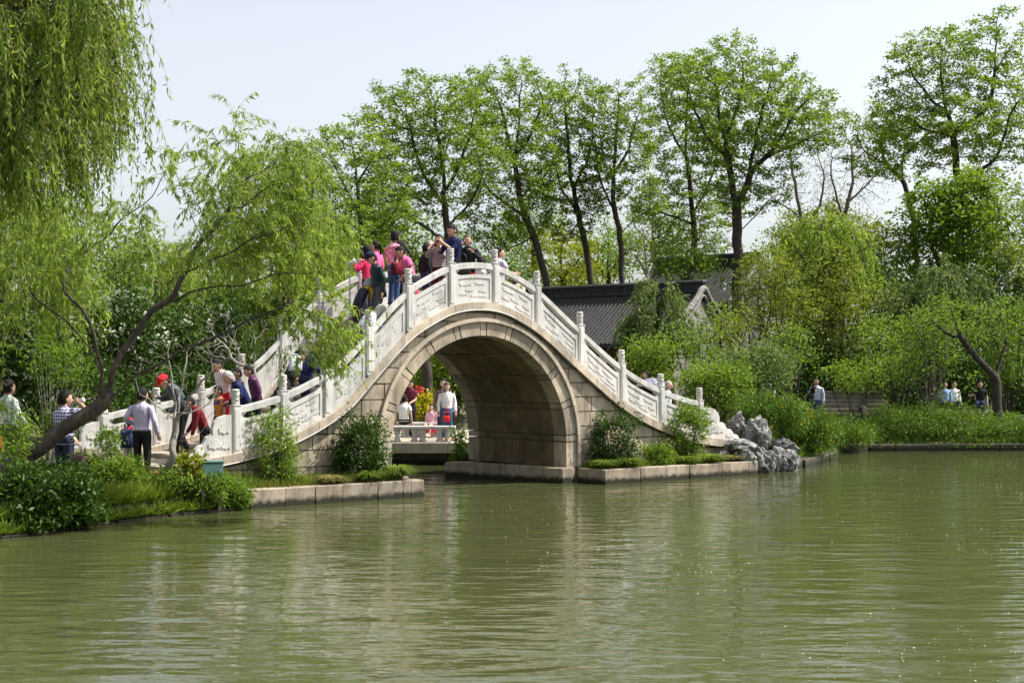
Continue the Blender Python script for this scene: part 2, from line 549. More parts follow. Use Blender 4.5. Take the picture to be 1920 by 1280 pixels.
def arc_pt(r, a):
    """a: arc length parameter measured on the intrados from the left foot (z = .34)"""
    leg = ZS - .34
    if a < leg: return (UC - r, .34 + a)
    b = a - leg
    if b > math.pi * RI: return (UC + r, ZS - (b - math.pi * RI))
    t = math.pi - b / RI
    return (UC + r * math.cos(t), ZS + r * math.sin(t))


def ring_piece(a0, a1, r0, r1, d0, d1, g=.012, n=6):
    a0 += g; a1 -= g
    pi_ = [arc_pt(r0, a0 + (a1 - a0) * i / n) for i in range(n + 1)]
    po = [arc_pt(r1, a0 + (a1 - a0) * i / n) for i in range(n + 1)]
    vs = []; fs = []
    for (a, b) in zip(pi_, po):
        vs += [(a[0], d0, a[1]), (b[0], d0, b[1]), (b[0], d1, b[1]), (a[0], d1, a[1])]
    k = 4 * n
    fs = [(0, 1, 2, 3), (k + 3, k + 2, k + 1, k)]
    for i in range(n):
        a, b = 4 * i, 4 * i + 4
        fs += [(a, b, b + 1, a + 1), (a + 1, b + 1, b + 2, a + 2), (a + 2, b + 2, b + 3, a + 3), (a + 3, b + 3, b, a)]
    return vs, fs


TOTAL = 2 * (ZS - .34) + math.pi * RI
half = TOTAL / 2
courses = [0.0]
for ln in (.59, .15) + (.604, .15) * 5:
    courses.append(courses[-1] + ln)
courses = [c for c in courses if c < half - .05] + [half - .08]
allc = courses + [TOTAL - c for c in reversed(courses)]
rr = random.Random(5)
for i in range(len(allc) - 1):
    a0, a1 = allc[i], allc[i + 1]
    lock = (a1 - a0) < .2
    # front and rear ring: the end faces of the vault stones, cut as long voussoirs
    for face in (0, 1):
        j = rr.uniform(-.006, .006)
        d0, d1 = (-.02 + j, .42) if face == 0 else (WID - .42, WID + .02 + j)
        vs, fs = ring_piece(a0, a1, RI, RV, d0, d1)
        MB().add(vs, fs).build('voussoir', M_GRANITE, bridge)
    # the barrel between them
    v = .43
    while v < WID - .45:
        w = rr.uniform(.34, .62) if not lock else rr.uniform(.8, 1.4)
        v1 = min(v + w, WID - .43)
        if WID - .43 - v1 < .2: v1 = WID - .43
        off = rr.uniform(-.012, .012) + (-.012 if lock else 0)
        vs, fs = ring_piece(a0, a1, RI + off, RV - .05, v + .006, v1 - .006, .007, 4)
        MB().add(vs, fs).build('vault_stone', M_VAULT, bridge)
        v = v1
# moulding round the ring, in lengths
mcuts = [0, .75, 1.7, 2.6, 3.4, 4.2, 5.0, 5.7, 6.5, 7.4, 8.0, TOTAL]
for face in (0, 1):
    for a0, a1 in zip(mcuts, mcuts[1:]):
        d0, d1 = (-.085, .25) if face == 0 else (WID - .25, WID + .085)
        vs, fs = ring_piece(a0, a1, RV + .002, RM, d0, d1, .004, 8)
        MB().add(vs, fs).build('arch_moulding', M_COPING, bridge)


def ext(u, r):
    d = abs(u - UC)
    return ZS + math.sqrt(max(r * r - d * d, 0)) if d < r else -1.0


# masonry core (dark joints show it between the blocks)
core = MB()
us = sorted(set([-1.0 + 15.6 * i / 120 for i in range(121)] + [UC - RV - .001, UC - RV + .001, UC + RV - .001, UC + RV + .001]))
left = [(u, -.3, zc(u) - .12) for u in us if u <= UC - RV - .0005]
mid = [(u, ext(u, RV + .01), max(zc(u) - .12, ext(u, RV + .01) + .05)) for u in us if UC - RV < u < UC + RV]
right = [(u, -.3, zc(u) - .12) for u in us if u >= UC + RV + .0005]
for part in (left, mid, right): core.strip(part, .045, WID - .045)
core.build('masonry_core', M_MORTAR, bridge)

# spandrel blocks
rows = [.0, .31, .64, .97, 1.28, 1.62, 1.96, 2.29, 2.62, 2.95, 3.28, 3.62, 3.9]
for face in (0, 1):
    rr = random.Random(21 + face)
    for zi in range(len(rows) - 1):
        z0, z1 = rows[zi], rows[zi + 1]
        cuts = [-.55 - rr.uniform(0, .5)]
        while cuts[-1] < 14.6: cuts.append(cuts[-1] + rr.uniform(.55, 1.05))
        for u0, u1 in zip(cuts, cuts[1:]):
            u0 = max(u0, -.5) + .012; u1 = min(u1, 14.4) - .012
            if u1 - u0 < .05: continue
            ss = [u0 + (u1 - u0) * k / 24 for k in range(25)]
            for q in (UC - RM, UC + RM):
                if u0 < q < u1: ss += [q - .0008, q + .0008]
            run = []; j = rr.uniform(-.007, .007)
            runs = []
            for u in sorted(ss):
                a = max(z0 + .011, ext(u, RM + .004)); b = min(z1 - .011, zc(u) - .17)
                if b - a > .004: run.append((u, a, b))
                elif run: runs.append(run); run = []
            if run: runs.append(run)
            for run in runs:
                if len(run) < 2 or run[-1][0] - run[0][0] < .04: continue
                if face == 1 and run[0][2] < .3: continue
                d0, d1 = (j, .2) if face == 0 else (WID - .2, WID + j)
                MB().strip(run, d0, d1).build('ashlar_block', M_GRANITE, bridge)

# coping
ccuts = [-.95, -.1, .95, 2.0, 2.95, 3.45, 4.05, 4.7, 5.35, 6.05, 6.85, 7.45, 8.05, 8.7, 9.45, 10.3, 11.3, 12.4, 13.4, 14.5]
for face in (0, 1):
    for u0, u1 in zip(ccuts, ccuts[1:]):
        n = 6
        cols = [(u0 + .004 + (u1 - u0 - .008) * k / n,) for k in range(n + 1)]
        cols = [(u, zc(u) - .185, zc(u)) for (u,) in cols]
        d0, d1 = (-.13, .26) if face == 0 else (WID - .26, WID + .13)
        MB().strip(cols, d0, d1).build('coping_stone', M_COPING, bridge)
# the cable clipped under the coping
M_CABLE = plain_mat('dark_cable', (.03, .03, .03), .5, .2, 3)
M_CONDUIT = plain_mat('pale_conduit', (.55, .54, .50), .5, .1, 3)
MB().tube([(u, -.05 + .012 * math.sin(u * 9), zc(u) - .205 - .012 * math.sin(u * 5.3)) for u in np.linspace(-.3, 13.6, 90)], .013, 5).build('cable', M_CABLE, bridge)
MB().tube([(u, -.135, zc(u) - .17) for u in np.linspace(-.2, 7.0, 60)], .011, 5).build('conduit', M_CONDUIT, bridge)

# stairs: every step a slab of its own, landing at the crest
lev = .62; step_us = []
def u_at(z, side):
    lo, hi = (-2.4, 5.6) if side < 0 else (6.4, 15.0)
    for _ in range(40):
        md = (lo + hi) / 2
        if (zc(md) - .04 < z) == (side < 0): lo = md
        else: hi = md
    return (lo + hi) / 2
zs = []; z = .72
while z < 3.93: zs.append(z); z += .148
for side in (-1, 1):
    for i, z in enumerate(zs):
        if side > 0 and z < .84: continue
        u0 = u_at(z, side)
        u1 = u_at(zs[i + 1], side) + side * -.06 if i + 1 < len(zs) else (5.95 if side < 0 else 6.15)
        lo, hi = min(u0, u1), max(u0, u1)
        MB().box((lo, .27, z - .17), (hi, WID - .27, z), ch=.008).build('stair_step', M_PAVE, bridge)
MB().box((5.2, .272, 3.86), (7.35, WID - .272, 3.985), ch=.01).build('crest_slab', M_PAVE, bridge)


def deck(u):
    """height of the walking surface"""
    if 5.2 <= u <= 7.35: return 3.985
    best = None
    if u < 5.2:
        zz = [z for z in zs if u_at(z, -1) <= u]
        return zz[-1] if zz else .62
    zz = [z for z in zs if u_at(z, 1) >= u and z >= .84]
    return zz[-1] if zz else .80


# railings -----------------------------------------------------------
POSTS = [.25, 1.28, 2.26, 3.27, 4.26, 5.36, 6.56, 7.77, 9.07, 10.39, 11.69, 13.05]


def post_mesh(h):
    m = MB(); w = .085
    m.box((-w, -w, -.03), (w, w, h), ch=.012)
    for s in (-1, 1):                               # raised fillet on front and rear faces
        y0, y1 = (-w - .012, -w + .002) if s < 0 else (w - .002, w + .012)
        m.box((-.055, y0, .05), (.055, y1, h - .05), ch=.004)
    m.box((-.095, -.095, h), (.095, .095, h + .018), ch=.006)
    return m


def cap_mesh():
    """carved drum: two bands of cloud relief between plain rings"""
    m = MB(); r = .07; n = 20
    rings = []
    H = .305
    rg = random.Random(3)
    for k in range(22):
        z = H * k / 21
        ring = []
        for i in range(n):
            t = 2 * math.pi * i / n
            band = .5 + .5 * math.sin(k * 1.35 + 2 * math.sin(t * 2 + k * .35))
            d = .012 * band + .004 * math.sin(3 * t + k * 1.1)
            rad = r + (d if 1 < k < 20 else .008 if k in (1, 20) else .0)
            if k == 21: rad = r - .012
            ring.append((rad * math.cos(t), rad * math.sin(t), z))
        rings.append(ring)
    m.loft(rings)
    return m


cap_me = None
for face in (0, 1):
    v = .055 if face == 0 else WID - .055
    us_ = POSTS if face == 0 else [-.91] + POSTS
    for u in us_:
        sl = abs(zc(u + .1) - zc(u - .1)) / .2
        h = .87 + .13 * min(sl / .9, 1)
        p = post_mesh(h).build('railing_post', M_MARBLE, bridge)
        p.location = (u, v, zc(u))
        if cap_me is None:
            c = cap_mesh().build('carved_cap', M_CAP, p, True); cap_me = c.data
        else:
            c = bpy.data.objects.new('carved_cap', cap_me); COL.objects.link(c); c.parent = p
        c.location = (0, 0, h + .018); c.rotation_euler = (0, 0, u * 2.1)


def cloud(cu, cz, w, h, rg):
    """outline of one carved cloud: scalloped top, nearly flat foot"""
    pts = []
    n = rg.choice((3, 4, 5))
    for k in range(n):
        for t in (0.15, .4, .65, .9):
            a = math.pi * (1 - t)
            x = (k + .5 + .5 * math.cos(a)) / n
            hump = math.sin(math.pi * (k + .5) / n) ** .6
            pts.append((cu + w * (x - .5), cz + h * (.25 + hump * (.35 + .4 * math.sin(a)))))
    for k in range(5):
        x = 1 - (k + .3) / 5
        pts.append((cu + w * (x - .5), cz + h * (.10 * math.sin(k * 2.4) + .03)))
    return pts


pan_no = 0
for face in (0, 1):
    us_ = POSTS if face == 0 else [-.91] + POSTS
    yc = .055 if face == 0 else WID - .055
    sg = -1 if face == 0 else 1
    for a, b in zip(us_, us_[1:]):
        pan_no += 1
        rg = random.Random(90 + pan_no)
        u0, u1 = a + .088, b - .088
        n = 10
        uu = [u0 + (u1 - u0) * k / n for k in range(n + 1)]
        m = MB()
        base = lambda u: zc(u) - .002
        # slab with a sunk field on the side facing out: border strips and a thinner field
        bt = .075
        slope = abs(zc(u1) - zc(u0)) / (u1 - u0)
        bz = bt * math.sqrt(1 + slope * slope)
        PH = .61
        yo, yi = yc + sg * .052, yc - sg * .052
        fl = yc + sg * .036
        m.strip([(u, base(u), base(u) + bz) for u in uu], yo, yi)
        m.strip([(u, base(u) + PH - bz, base(u) + PH) for u in uu], yo, yi)
        for ua, ub in ((u0, u0 + bt), (u1 - bt, u1)):
            m.strip([(u, base(u) + bz - .001, base(u) + PH - bz + .001) for u in (ua, (ua + ub) / 2, ub)], yo, yi)
        m.strip([(u, base(u) + bz - .002, base(u) + PH - bz + .002) for u in [u0 + bt - .002 + (u1 - u0 - 2 * bt + .004) * k / n for k in range(n + 1)]], fl, yi + sg * .006)
        pan = m.build('railing_panel', M_MARBLE, bridge)
        # scroll-ended blocks that close the slot beside the posts, and the rail on top
        for ua, s in ((u0, 1), (u1, -1)):
            m = MB()
            prof = [(ua, PH - .01), (ua, PH + .16)] + [(ua + s * (.15 - .02 * k), PH + .16 - .03 * k) for k in range(3)] + [(ua + s * .045, PH + .07), (ua + s * .075, PH + .035), (ua + s * .15, PH + .005), (ua + s * .15, PH - .01)]
            m.prism([(x, base(x) + zz) for x, zz in prof], yc - .045, yc + .045)
            m.build('slot_bracket', M_MARBLE, pan)
        m = MB(); m.strip([(u, base(u) + PH + .135, base(u) + PH + .245) for u in uu], yc - .07, yc + .07)
        m.strip([(u, base(u) + PH + .245, base(u) + PH + .262) for u in uu], yc - .055, yc + .055)
        m.build('handrail', M_MARBLE, bridge)
        if face == 0 or a < 3.4:
            m = MB(); wd = u1 - u0 - 2 * bt
            spots = [(.25, .62, .40, .30), (.72, .70, .34, .24), (.40, .36, .30, .2), (.80, .38, .26, .2), (.18, .22, .26, .17), (.58, .12, .36, .18), (.86, .14, .2, .14)]
            fh = PH - 2 * bz
            for (cx, cz_, w, h) in spots:
                cx += rg.uniform(-.05, .05); cz_ += rg.uniform(-.05, .05)
                if fh < .25: h *= .8
                pts = cloud(0, 0, w * wd * rg.uniform(.85, 1.1), h * fh * .82, rg)
                uc = u0 + bt + cx * wd
                poly = [(min(max(uc + x, u0 + bt + .01), u1 - bt - .01), 0, zz) for x, zz in pts]
                poly = [(x, base(x) + bz + min(max(cz_ * fh + zz, .005), fh - .005)) for x, _, zz in poly]
                m.prism(poly, fl + sg * .010, fl - sg * .001)
            m.build('cloud_relief', M_MARBLE, pan)

# drum stones that end the railings
DR = [(.09, 1.69 - .94), (.30, .76), (.50, .74), (.62, .66), (.68, .55), (.67, .42), (.78, .43), (.86, .40), (.91, .33), (.96, .28), (1.08, .27), (1.15, .22), (1.2, .15), (1.33, .13), (1.40, .06), (1.42, -.02), (.09, -.02)]
for (u, s, v) in ((.25, -1, .055), (13.05, 1, .055), (-.91, -1, WID - .055), (13.05, 1, WID - .055)):
    m = MB()
    k = 0.74 if s < 0 else 1.0
    pol = []
    for du, dz in DR:
        x = u + s * du * k
        pol.append((x, zc(x) + dz))
    # the long foot edge follows the coping
    foot = [(u + s * (1.42 - (1.42 - .09) * t / 6) * k) for t in range(1, 6)]
    pol = pol[:-1] + [(x, zc(x) - .02) for x in foot] + [pol[-1]]
    m.prism(pol, v - .055, v + .055)
    d = m.build('drum_stone', M_MARBLE, bridge)
    m = MB()
    for (cu, cz_, w, h) in ((.35, .42, .34, .2), (.62, .16, .4, .18), (1.05, .06, .3, .13), (.3, .12, .3, .16)):
        rg = random.Random(int(cu * 100))
        for dv in (-1, 1):
            pol = [(u + s * (cu + x) * k, zc(u + s * cu * k) + cz_ + zz) for x, zz in cloud(0, 0, w, h, random.Random(int(cu * 100)))]
            m.prism(pol, v + dv * .05, v + dv * .072)
    m.build('cloud_relief', M_MARBLE, d)

# plinths at the feet of the vault
def block_run(name, pts, z0, z1, thick, lens, mat, parent, jit=.012, gap=.006):
    """a row of dressed blocks along a polyline of world (x, y); outer face on the line, body behind it (left of travel)"""
    rg = random.Random(len(pts) + int(z1 * 100))
    for (p, q) in zip(pts, pts[1:]):
        p, q = Vector((*p[:2], 0)), Vector((*q[:2], 0))
        d = q - p; ln = d.length; d.normalize(); nrm = Vector((-d.y, d.x, 0))
        t = 0.0; i = 0
        while t < ln - .02:
            w = lens[i % len(lens)] * rg.uniform(.93, 1.07); i += 1
            t1 = min(t + w, ln)
            if ln - t1 < .15: t1 = ln
            j = rg.uniform(-jit, jit)
            a, b = p + d * (t + gap / 2), p + d * (t1 - gap / 2)
            M = Matrix.Translation(a + nrm * j) @ Matrix(((d.x, nrm.x, 0, 0), (d.y, nrm.y, 0, 0), (0, 0, 1, 0), (0, 0, 0, 1)))
            MB().box((0, 0, z0), ((b - a).length, thick, z1 + rg.uniform(-.008, .008)), M, ch=.012).build(name, mat, parent)
            t = t1


inv = Matrix.Translation((P0[0], P0[1], 0)) @ Matrix.Rotation(TH, 4, 'Z')
pl = empty('vault_plinth', (0, 0, 0)); pl.parent = bridge; pl.matrix_parent_inverse = inv.inverted()
A = [bw(8.62, -.22), bw(8.30, -.22), bw(7.55, 3.3)]
block_run('plinth_block', [(p.x, p.y) for p in reversed(A)], -.5, .345, .5, [.9, 1.1, .8], M_QUAY, pl)
A = [bw(4.12, -.2), bw(4.12, WID + .2)]
block_run('plinth_block', [(p.x, p.y) for p in A], -.5, .345, .45, [1.0, .9, 1.2], M_QUAY, pl)

# stone quays that hold the planted strips beside the arch
quayl = empty('stone_quay', tuple(E_(0.0)), 0, 'tan granite quay wall left of the arch, in front of the grass strip', 'quay wall', 'granite quay walls by the bridge')
quayr = empty('stone_quay', tuple(E_(9.0)), 0, 'tan granite quay wall right of the arch, ending at the grey rockery', 'quay wall', 'granite quay walls by the bridge')
def under(q, fn):
    before = set(COL.objects)
    fn()
    for o in COL.objects:
        if o not in before and o.parent is q: o.matrix_parent_inverse = Matrix.Translation(-Vector(q.location))
under(quayl, lambda: block_run('quay_block', [tuple(E_(u)[:2]) for u in (-.02, 3.9)] + [tuple(bw(3.9, -.12)[:2])], -.6, .345, .32, [.72, .62, .60, .86, .62, .72], M_QUAY, quayl))
under(quayr, lambda: block_run('quay_block', [tuple(bw(8.85, -.1)[:2])] + [tuple(E_(u)[:2]) for u in (8.85, 13.98)] + [tuple(E_(13.98, .7)[:2])], -.6, .33, .32, [.30, .86, .84, .8, 1.05, 1.0], M_QUAY, quayr))

# ------------------------------------------------------------------ vegetation tools
def unit(a):
    return a / np.maximum(np.linalg.norm(a, axis=-1, keepdims=True), 1e-9)


def leaf_arrays(base, d, length, width, rng, up=.6, fold=.18):
    """diamond leaves: base point, direction, length, width"""
    n = len(base)
    d = unit(d)
    nn = unit(rng.normal(size=(n, 3)) + np.array([0, 0, up * 2]))
    s = unit(np.cross(d, nn)); nn = np.cross(s, d)
    L = np.asarray(length).reshape(-1, 1); Wd = np.asarray(width).reshape(-1, 1)
    v = np.empty((n, 4, 3), np.float32)
    v[:, 0] = base
    v[:, 1] = base + d * L * .45 + s * Wd * .5 + nn * Wd * fold
    v[:, 2] = base + d * L - nn * L * .06
    v[:, 3] = base + d * L * .45 - s * Wd * .5 + nn * Wd * fold
    q = np.arange(n * 4, dtype=np.int32).reshape(n, 4)
    return v.reshape(-1, 3), q


def tube_arrays(paths):
    """many tubes at once: list of (points (k,3), radii (k,), sides)"""
    V, Q, off = [], [], 0
    for pts, rad, n in paths:
        pts = np.asarray(pts, float); k = len(pts)
        if k < 2: continue
        tg = np.gradient(pts, axis=0); tg = unit(tg)
        a = np.cross(tg[0], [0.3, .5, .8]); a /= max(np.linalg.norm(a), 1e-6)
        th = 2 * np.pi * np.arange(n) / n
        rings = []
        for i in range(k):
            a = a - tg[i] * (a @ tg[i]); a /= max(np.linalg.norm(a), 1e-6)
            b = np.cross(tg[i], a)
            rings.append(pts[i] + rad[i] * (np.cos(th)[:, None] * a + np.sin(th)[:, None] * b))
        V.append(np.concatenate(rings))
        i = np.arange(k - 1)[:, None] * n; j = np.arange(n)[None]; j2 = (j + 1) % n
        Q.append((np.stack([i + j, i + j2, i + n + j2, i + n + j], -1).reshape(-1, 4) + off).astype(np.int32))
        off += k * n
    return np.concatenate(V), np.concatenate(Q)


def grow(limbs, attr, rng, D=.4, dk=.9, di=5.0, maxit=90, bias=(0, 0, .12)):
    """space colonisation from a set of given limbs; returns nodes and parents"""
    pos, par = [], []
    for li, pl_ in enumerate(limbs):
        pl_ = np.asarray(pl_, float)
        seg = np.linalg.norm(np.diff(pl_, axis=0), axis=1); cum = np.concatenate([[0], np.cumsum(seg)])
        n = max(2, int(cum[-1] / D) + 1)
        ts = np.linspace(0, cum[-1], n)
        pts = np.stack([np.interp(ts, cum, pl_[:, k]) for k in range(3)], 1)
        # round the corners
        for _ in range(3):
            pts[1:-1] = .25 * pts[:-2] + .5 * pts[1:-1] + .25 * pts[2:]
        wob = rng.normal(size=pts.shape) * .05; wob[0] = 0; pts = pts + wob
        if li == 0:
            prev = -1
        else:
            P = np.array(pos); prev = int(np.argmin(((P - pts[0]) ** 2).sum(1))); pts = pts[1:]
        for p in pts:
            pos.append(p); par.append(prev); prev = len(pos) - 1
        if li == 0: grow.n0 = len(pos)
    pos = [np.asarray(p) for p in pos]
    A = np.asarray(attr)
    P = np.array(pos)
    d2 = ((A[:, None] - P[None]) ** 2).sum(2)
    near = d2.argmin(1); nd = d2[np.arange(len(A)), near]
    alive = np.ones(len(A), bool)
    bias = np.array(bias)
    for it in range(maxit):
        sel = alive & (nd < di * di)
        if not sel.any(): break
        idx = near[sel]
        dirs = unit(A[sel] - P[idx])
        acc = np.zeros_like(P); np.add.at(acc, idx, dirs)
        src = np.unique(idx)
        nv = unit(unit(acc[src]) + bias + rng.normal(size=(len(src), 3)) * .22)
        new = P[src] + nv * D
        b0 = len(P)
        P = np.concatenate([P, new]); par.extend(src.tolist())
        nd2 = ((A[:, None] - new[None]) ** 2).sum(2)
        m = nd2.argmin(1); mv = nd2[np.arange(len(A)), m]
        better = mv < nd
        near = np.where(better, b0 + m, near); nd = np.where(better, mv, nd)
        alive &= nd > dk * dk
        if len(P) > 9000: break
    return P, np.array(par)


def limb_mesh(P, par, r_base, r_tip, rng, e=2.2, minr=0.0, pw=None, arm=1.0):
    n = len(P)
    cnt = np.zeros(n); has = np.zeros(n, bool)
    ch = [[] for _ in range(n)]
    for i in range(n):
        if par[i] >= 0: ch[par[i]].append(i); has[par[i]] = True
    cnt[~has] = 1
    for i in range(n - 1, -1, -1):
        if par[i] >= 0: cnt[par[i]] += cnt[i]
    p = math.log(r_base / r_tip) / math.log(max(cnt[0], 2))
    rad = r_tip * cnt ** p if pw is None else np.maximum(r_base * (cnt / cnt[0]) ** pw, r_tip)
    if arm != 1.0: rad[grow.n0 + 1:] = np.maximum(rad[grow.n0 + 1:] * arm, r_tip)
    paths = []
    seen = np.zeros(n, bool)
    stack = [0]
    while stack:
        s = stack.pop()
        chain = [par[s]] if par[s] >= 0 else []
        i = s
        while True:
            chain.append(i); seen[i] = True
            if not ch[i]: break
            c = sorted(ch[i], key=lambda q: -cnt[q])
            stack.extend(c[1:]); i = c[0]
        pts = P[chain]; rr_ = rad[chain].copy()
        if par[s] >= 0: rr_[0] = min(rr_[0], rr_[1] * 1.15) if len(rr_) > 1 else rr_[0]
        if len(pts) > 3:
            q = pts.copy(); q[1:-1] = .25 * pts[:-2] + .5 * pts[1:-1] + .25 * pts[2:]; pts = q
        mx = rr_.max()
        if mx < minr: continue
        sides = 10 if mx > .12 else 6 if mx > .04 else 4 if mx > .015 else 3
        paths.append((pts, rr_, sides))
    return tube_arrays(paths), rad, cnt


def ell_points(n, c, r, rng, shell=.35):
    d = unit(rng.normal(size=(n, 3)))
    t = (shell + (1 - shell) * rng.random((n, 1)) ** .5)
    ph = rng.random(3) * 6
    t = t * (1 + .20 * np.sin(d[:, :1] * 5 + ph[0]) * np.cos(d[:, 1:2] * 4 + ph[1]) + .16 * np.sin(d[:, 2:] * 9 + d[:, :1] * 6 + ph[2]))
    return np.asarray(c) + d * t * np.asarray(r)


M_LEAF_LOCUST = leaf_mat('bright_locust_leaf', (0.105, 0.185, 0.022), (0.205, 0.310, 0.045), .5)
M_LEAF_WILLOW = leaf_mat('willow_leaf', (0.150, 0.245, 0.042), (0.290, 0.395, 0.088), .52)
M_LEAF_CATKIN = leaf_mat('willow_catkin', (.085, .080, .020), (.15, .14, .04), .3)
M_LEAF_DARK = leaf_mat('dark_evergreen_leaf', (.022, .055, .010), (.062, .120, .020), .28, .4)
M_LEAF_MID = leaf_mat('mid_green_leaf', (0.085, 0.155, 0.022), (0.175, 0.275, 0.042), .46)
M_LEAF_OLIVE = leaf_mat('olive_leaf', (.105, .155, .022), (.205, .250, .044), .48)
M_LEAF_BRIGHT = leaf_mat('fresh_green_leaf', (0.095, 0.175, 0.016), (0.175, 0.275, 0.030), .42)
M_LEAF_GREY = leaf_mat('grey_green_leaf', (0.091, 0.146, 0.046), (0.159, 0.226, 0.079), .36)
M_LEAF_YELLOW = leaf_mat('yellow_green_leaf', (.15, .19, .012), (.25, .28, .022), .42)
M_GRASS = leaf_mat('long_grass', (0.091, 0.165, 0.017), (0.201, 0.262, 0.043), .35, .5)
M_GRASS_DRY = leaf_mat('dry_grass', (.16, .15, .05), (.27, .24, .09), .3, .6)
M_COVER = leaf_mat('ground_cover_leaf', (0.048, 0.105, 0.012), (0.110, 0.195, 0.024), .36)
M_WHITE_FLOWER = leaf_mat('white_blossom', (.60, .60, .50), (.78, .78, .68), .3, .5, (1, 1, .9))
M_YELLOW_FLOWER = leaf_mat('yellow_blossom', (.70, .52, .02), (.80, .65, .04), .3, .5, (1, 1, .5))
M_RED_FLOWER = leaf_mat('red_blossom', (.50, .03, .05), (.65, .06, .10), .3, .5, (1, .8, .8))
M_PINK_FLOWER = leaf_mat('pink_blossom', (.55, .10, .28), (.70, .22, .42), .3, .5, (1, .9, 1))


def tree(name, label, limbs, crown, leaf, bark, seed, D=.42, n_attr=900, r_base=.3, r_tip=.008, tuft=12, L=.24, Wd=.10, spread=.30, thr=3, di=5.0, dk=.8,
         group=None, cat='tree', droop=0.0, up=.6, bias=(0, 0, .12), keep=1.0, pw=None, arm=1.0):
    """limbs: list of world polylines (the first one is the trunk from the ground); crown: list of (centre, radii)"""
    rng = np.random.default_rng(seed)
    w = np.array([r[0] * r[1] * r[2] for _, r in crown]); w = w / w.sum()
    attr = np.concatenate([ell_points(max(10, int(n_attr * k)), c, r, rng) for k, (c, r) in zip(w, crown)])
    P, par = grow(limbs, attr, rng, D, dk, di, bias=bias)
    (tv, tq), rad, cnt = limb_mesh(P, par, r_base, r_tip, rng, pw=pw, arm=arm)
    base = limbs[0][0]
    root = empty(name, base, 0, label, cat, group)
    off = np.asarray(base, float)
    tr = link_mesh('trunk', np_mesh('trunk', tv - off, tq), bark, root, True)
    tips = np.where(cnt <= thr)[0]
    tips = tips[rng.random(len(tips)) < keep]
    if tuft:
        k = tuft
        d0 = unit(P[tips] - P[np.maximum(par[tips], 0)])
        bp = np.repeat(P[tips], k, 0) + rng.normal(size=(len(tips) * k, 3)) * spread * np.array([1, 1, .5])
        dd = np.repeat(d0, k, 0) * .6 + rng.normal(size=bp.shape) * np.array([1, 1, .5]) + np.array([0, 0, -droop])
        v, q = leaf_arrays(bp, dd, L * rng.uniform(.6, 1.2, len(bp)), Wd * rng.uniform(.7, 1.2, len(bp)), rng, up)
        link_mesh('crown', np_mesh('crown', v - off, q), leaf, root)
    return root, P, par, cnt


def strands(P, d0, lengths, rng, K=14, gravity=.22, lift=.25, wind=(0, 0, 0)):
    """hanging shoots: start points and directions -> (N, K, 3) points"""
    N = len(P)
    d = unit(d0 * np.array([1, 1, .3]) + np.array([0, 0, lift]) + rng.normal(size=(N, 3)) * .25)
    step = (np.asarray(lengths) / (K - 1)).reshape(-1, 1)
    out = [P]
    g = gravity * rng.uniform(.7, 1.5, (N, 1))
    for k in range(K - 1):
        d = unit(d + np.array([0, 0, -1]) * g + np.array(wind) + rng.normal(size=(N, 3)) * .05)
        out.append(out[-1] + d * step)
    return np.stack(out, 1)


def strand_leaves(S, per, rng, L=.12, Wd=.022, droop=.8):
    """leaves along strands"""
    N, K, _ = S.shape
    t = rng.random((N, per)) ** .85 * (K - 1.001)
    i = t.astype(int); f = (t - i)[..., None]
    idx = np.arange(N)[:, None]
    p = S[idx, i] * (1 - f) + S[idx, i + 1] * f
    dr = unit(S[idx, i + 1] - S[idx, i])
    p = p.reshape(-1, 3); dr = dr.reshape(-1, 3)
    dd = dr * .7 + rng.normal(size=p.shape) * .6 + np.array([0, 0, -droop])
    return leaf_arrays(p, dd, L * rng.uniform(.6, 1.25, len(p)), Wd * rng.uniform(.7, 1.2, len(p)), rng, .3, .1)


def strand_tubes(S, r=.0035):
    return tube_arrays([(s[::2] if len(s) > 8 else s, np.linspace(r, r * .5, len(s[::2] if len(s) > 8 else s)), 3) for s in S])


def join_arrays(*vq):
    V, Q, off = [], [], 0
    for v, q in vq:
        V.append(v); Q.append(q + off); off += len(v)
    return np.concatenate(V), np.concatenate(Q)


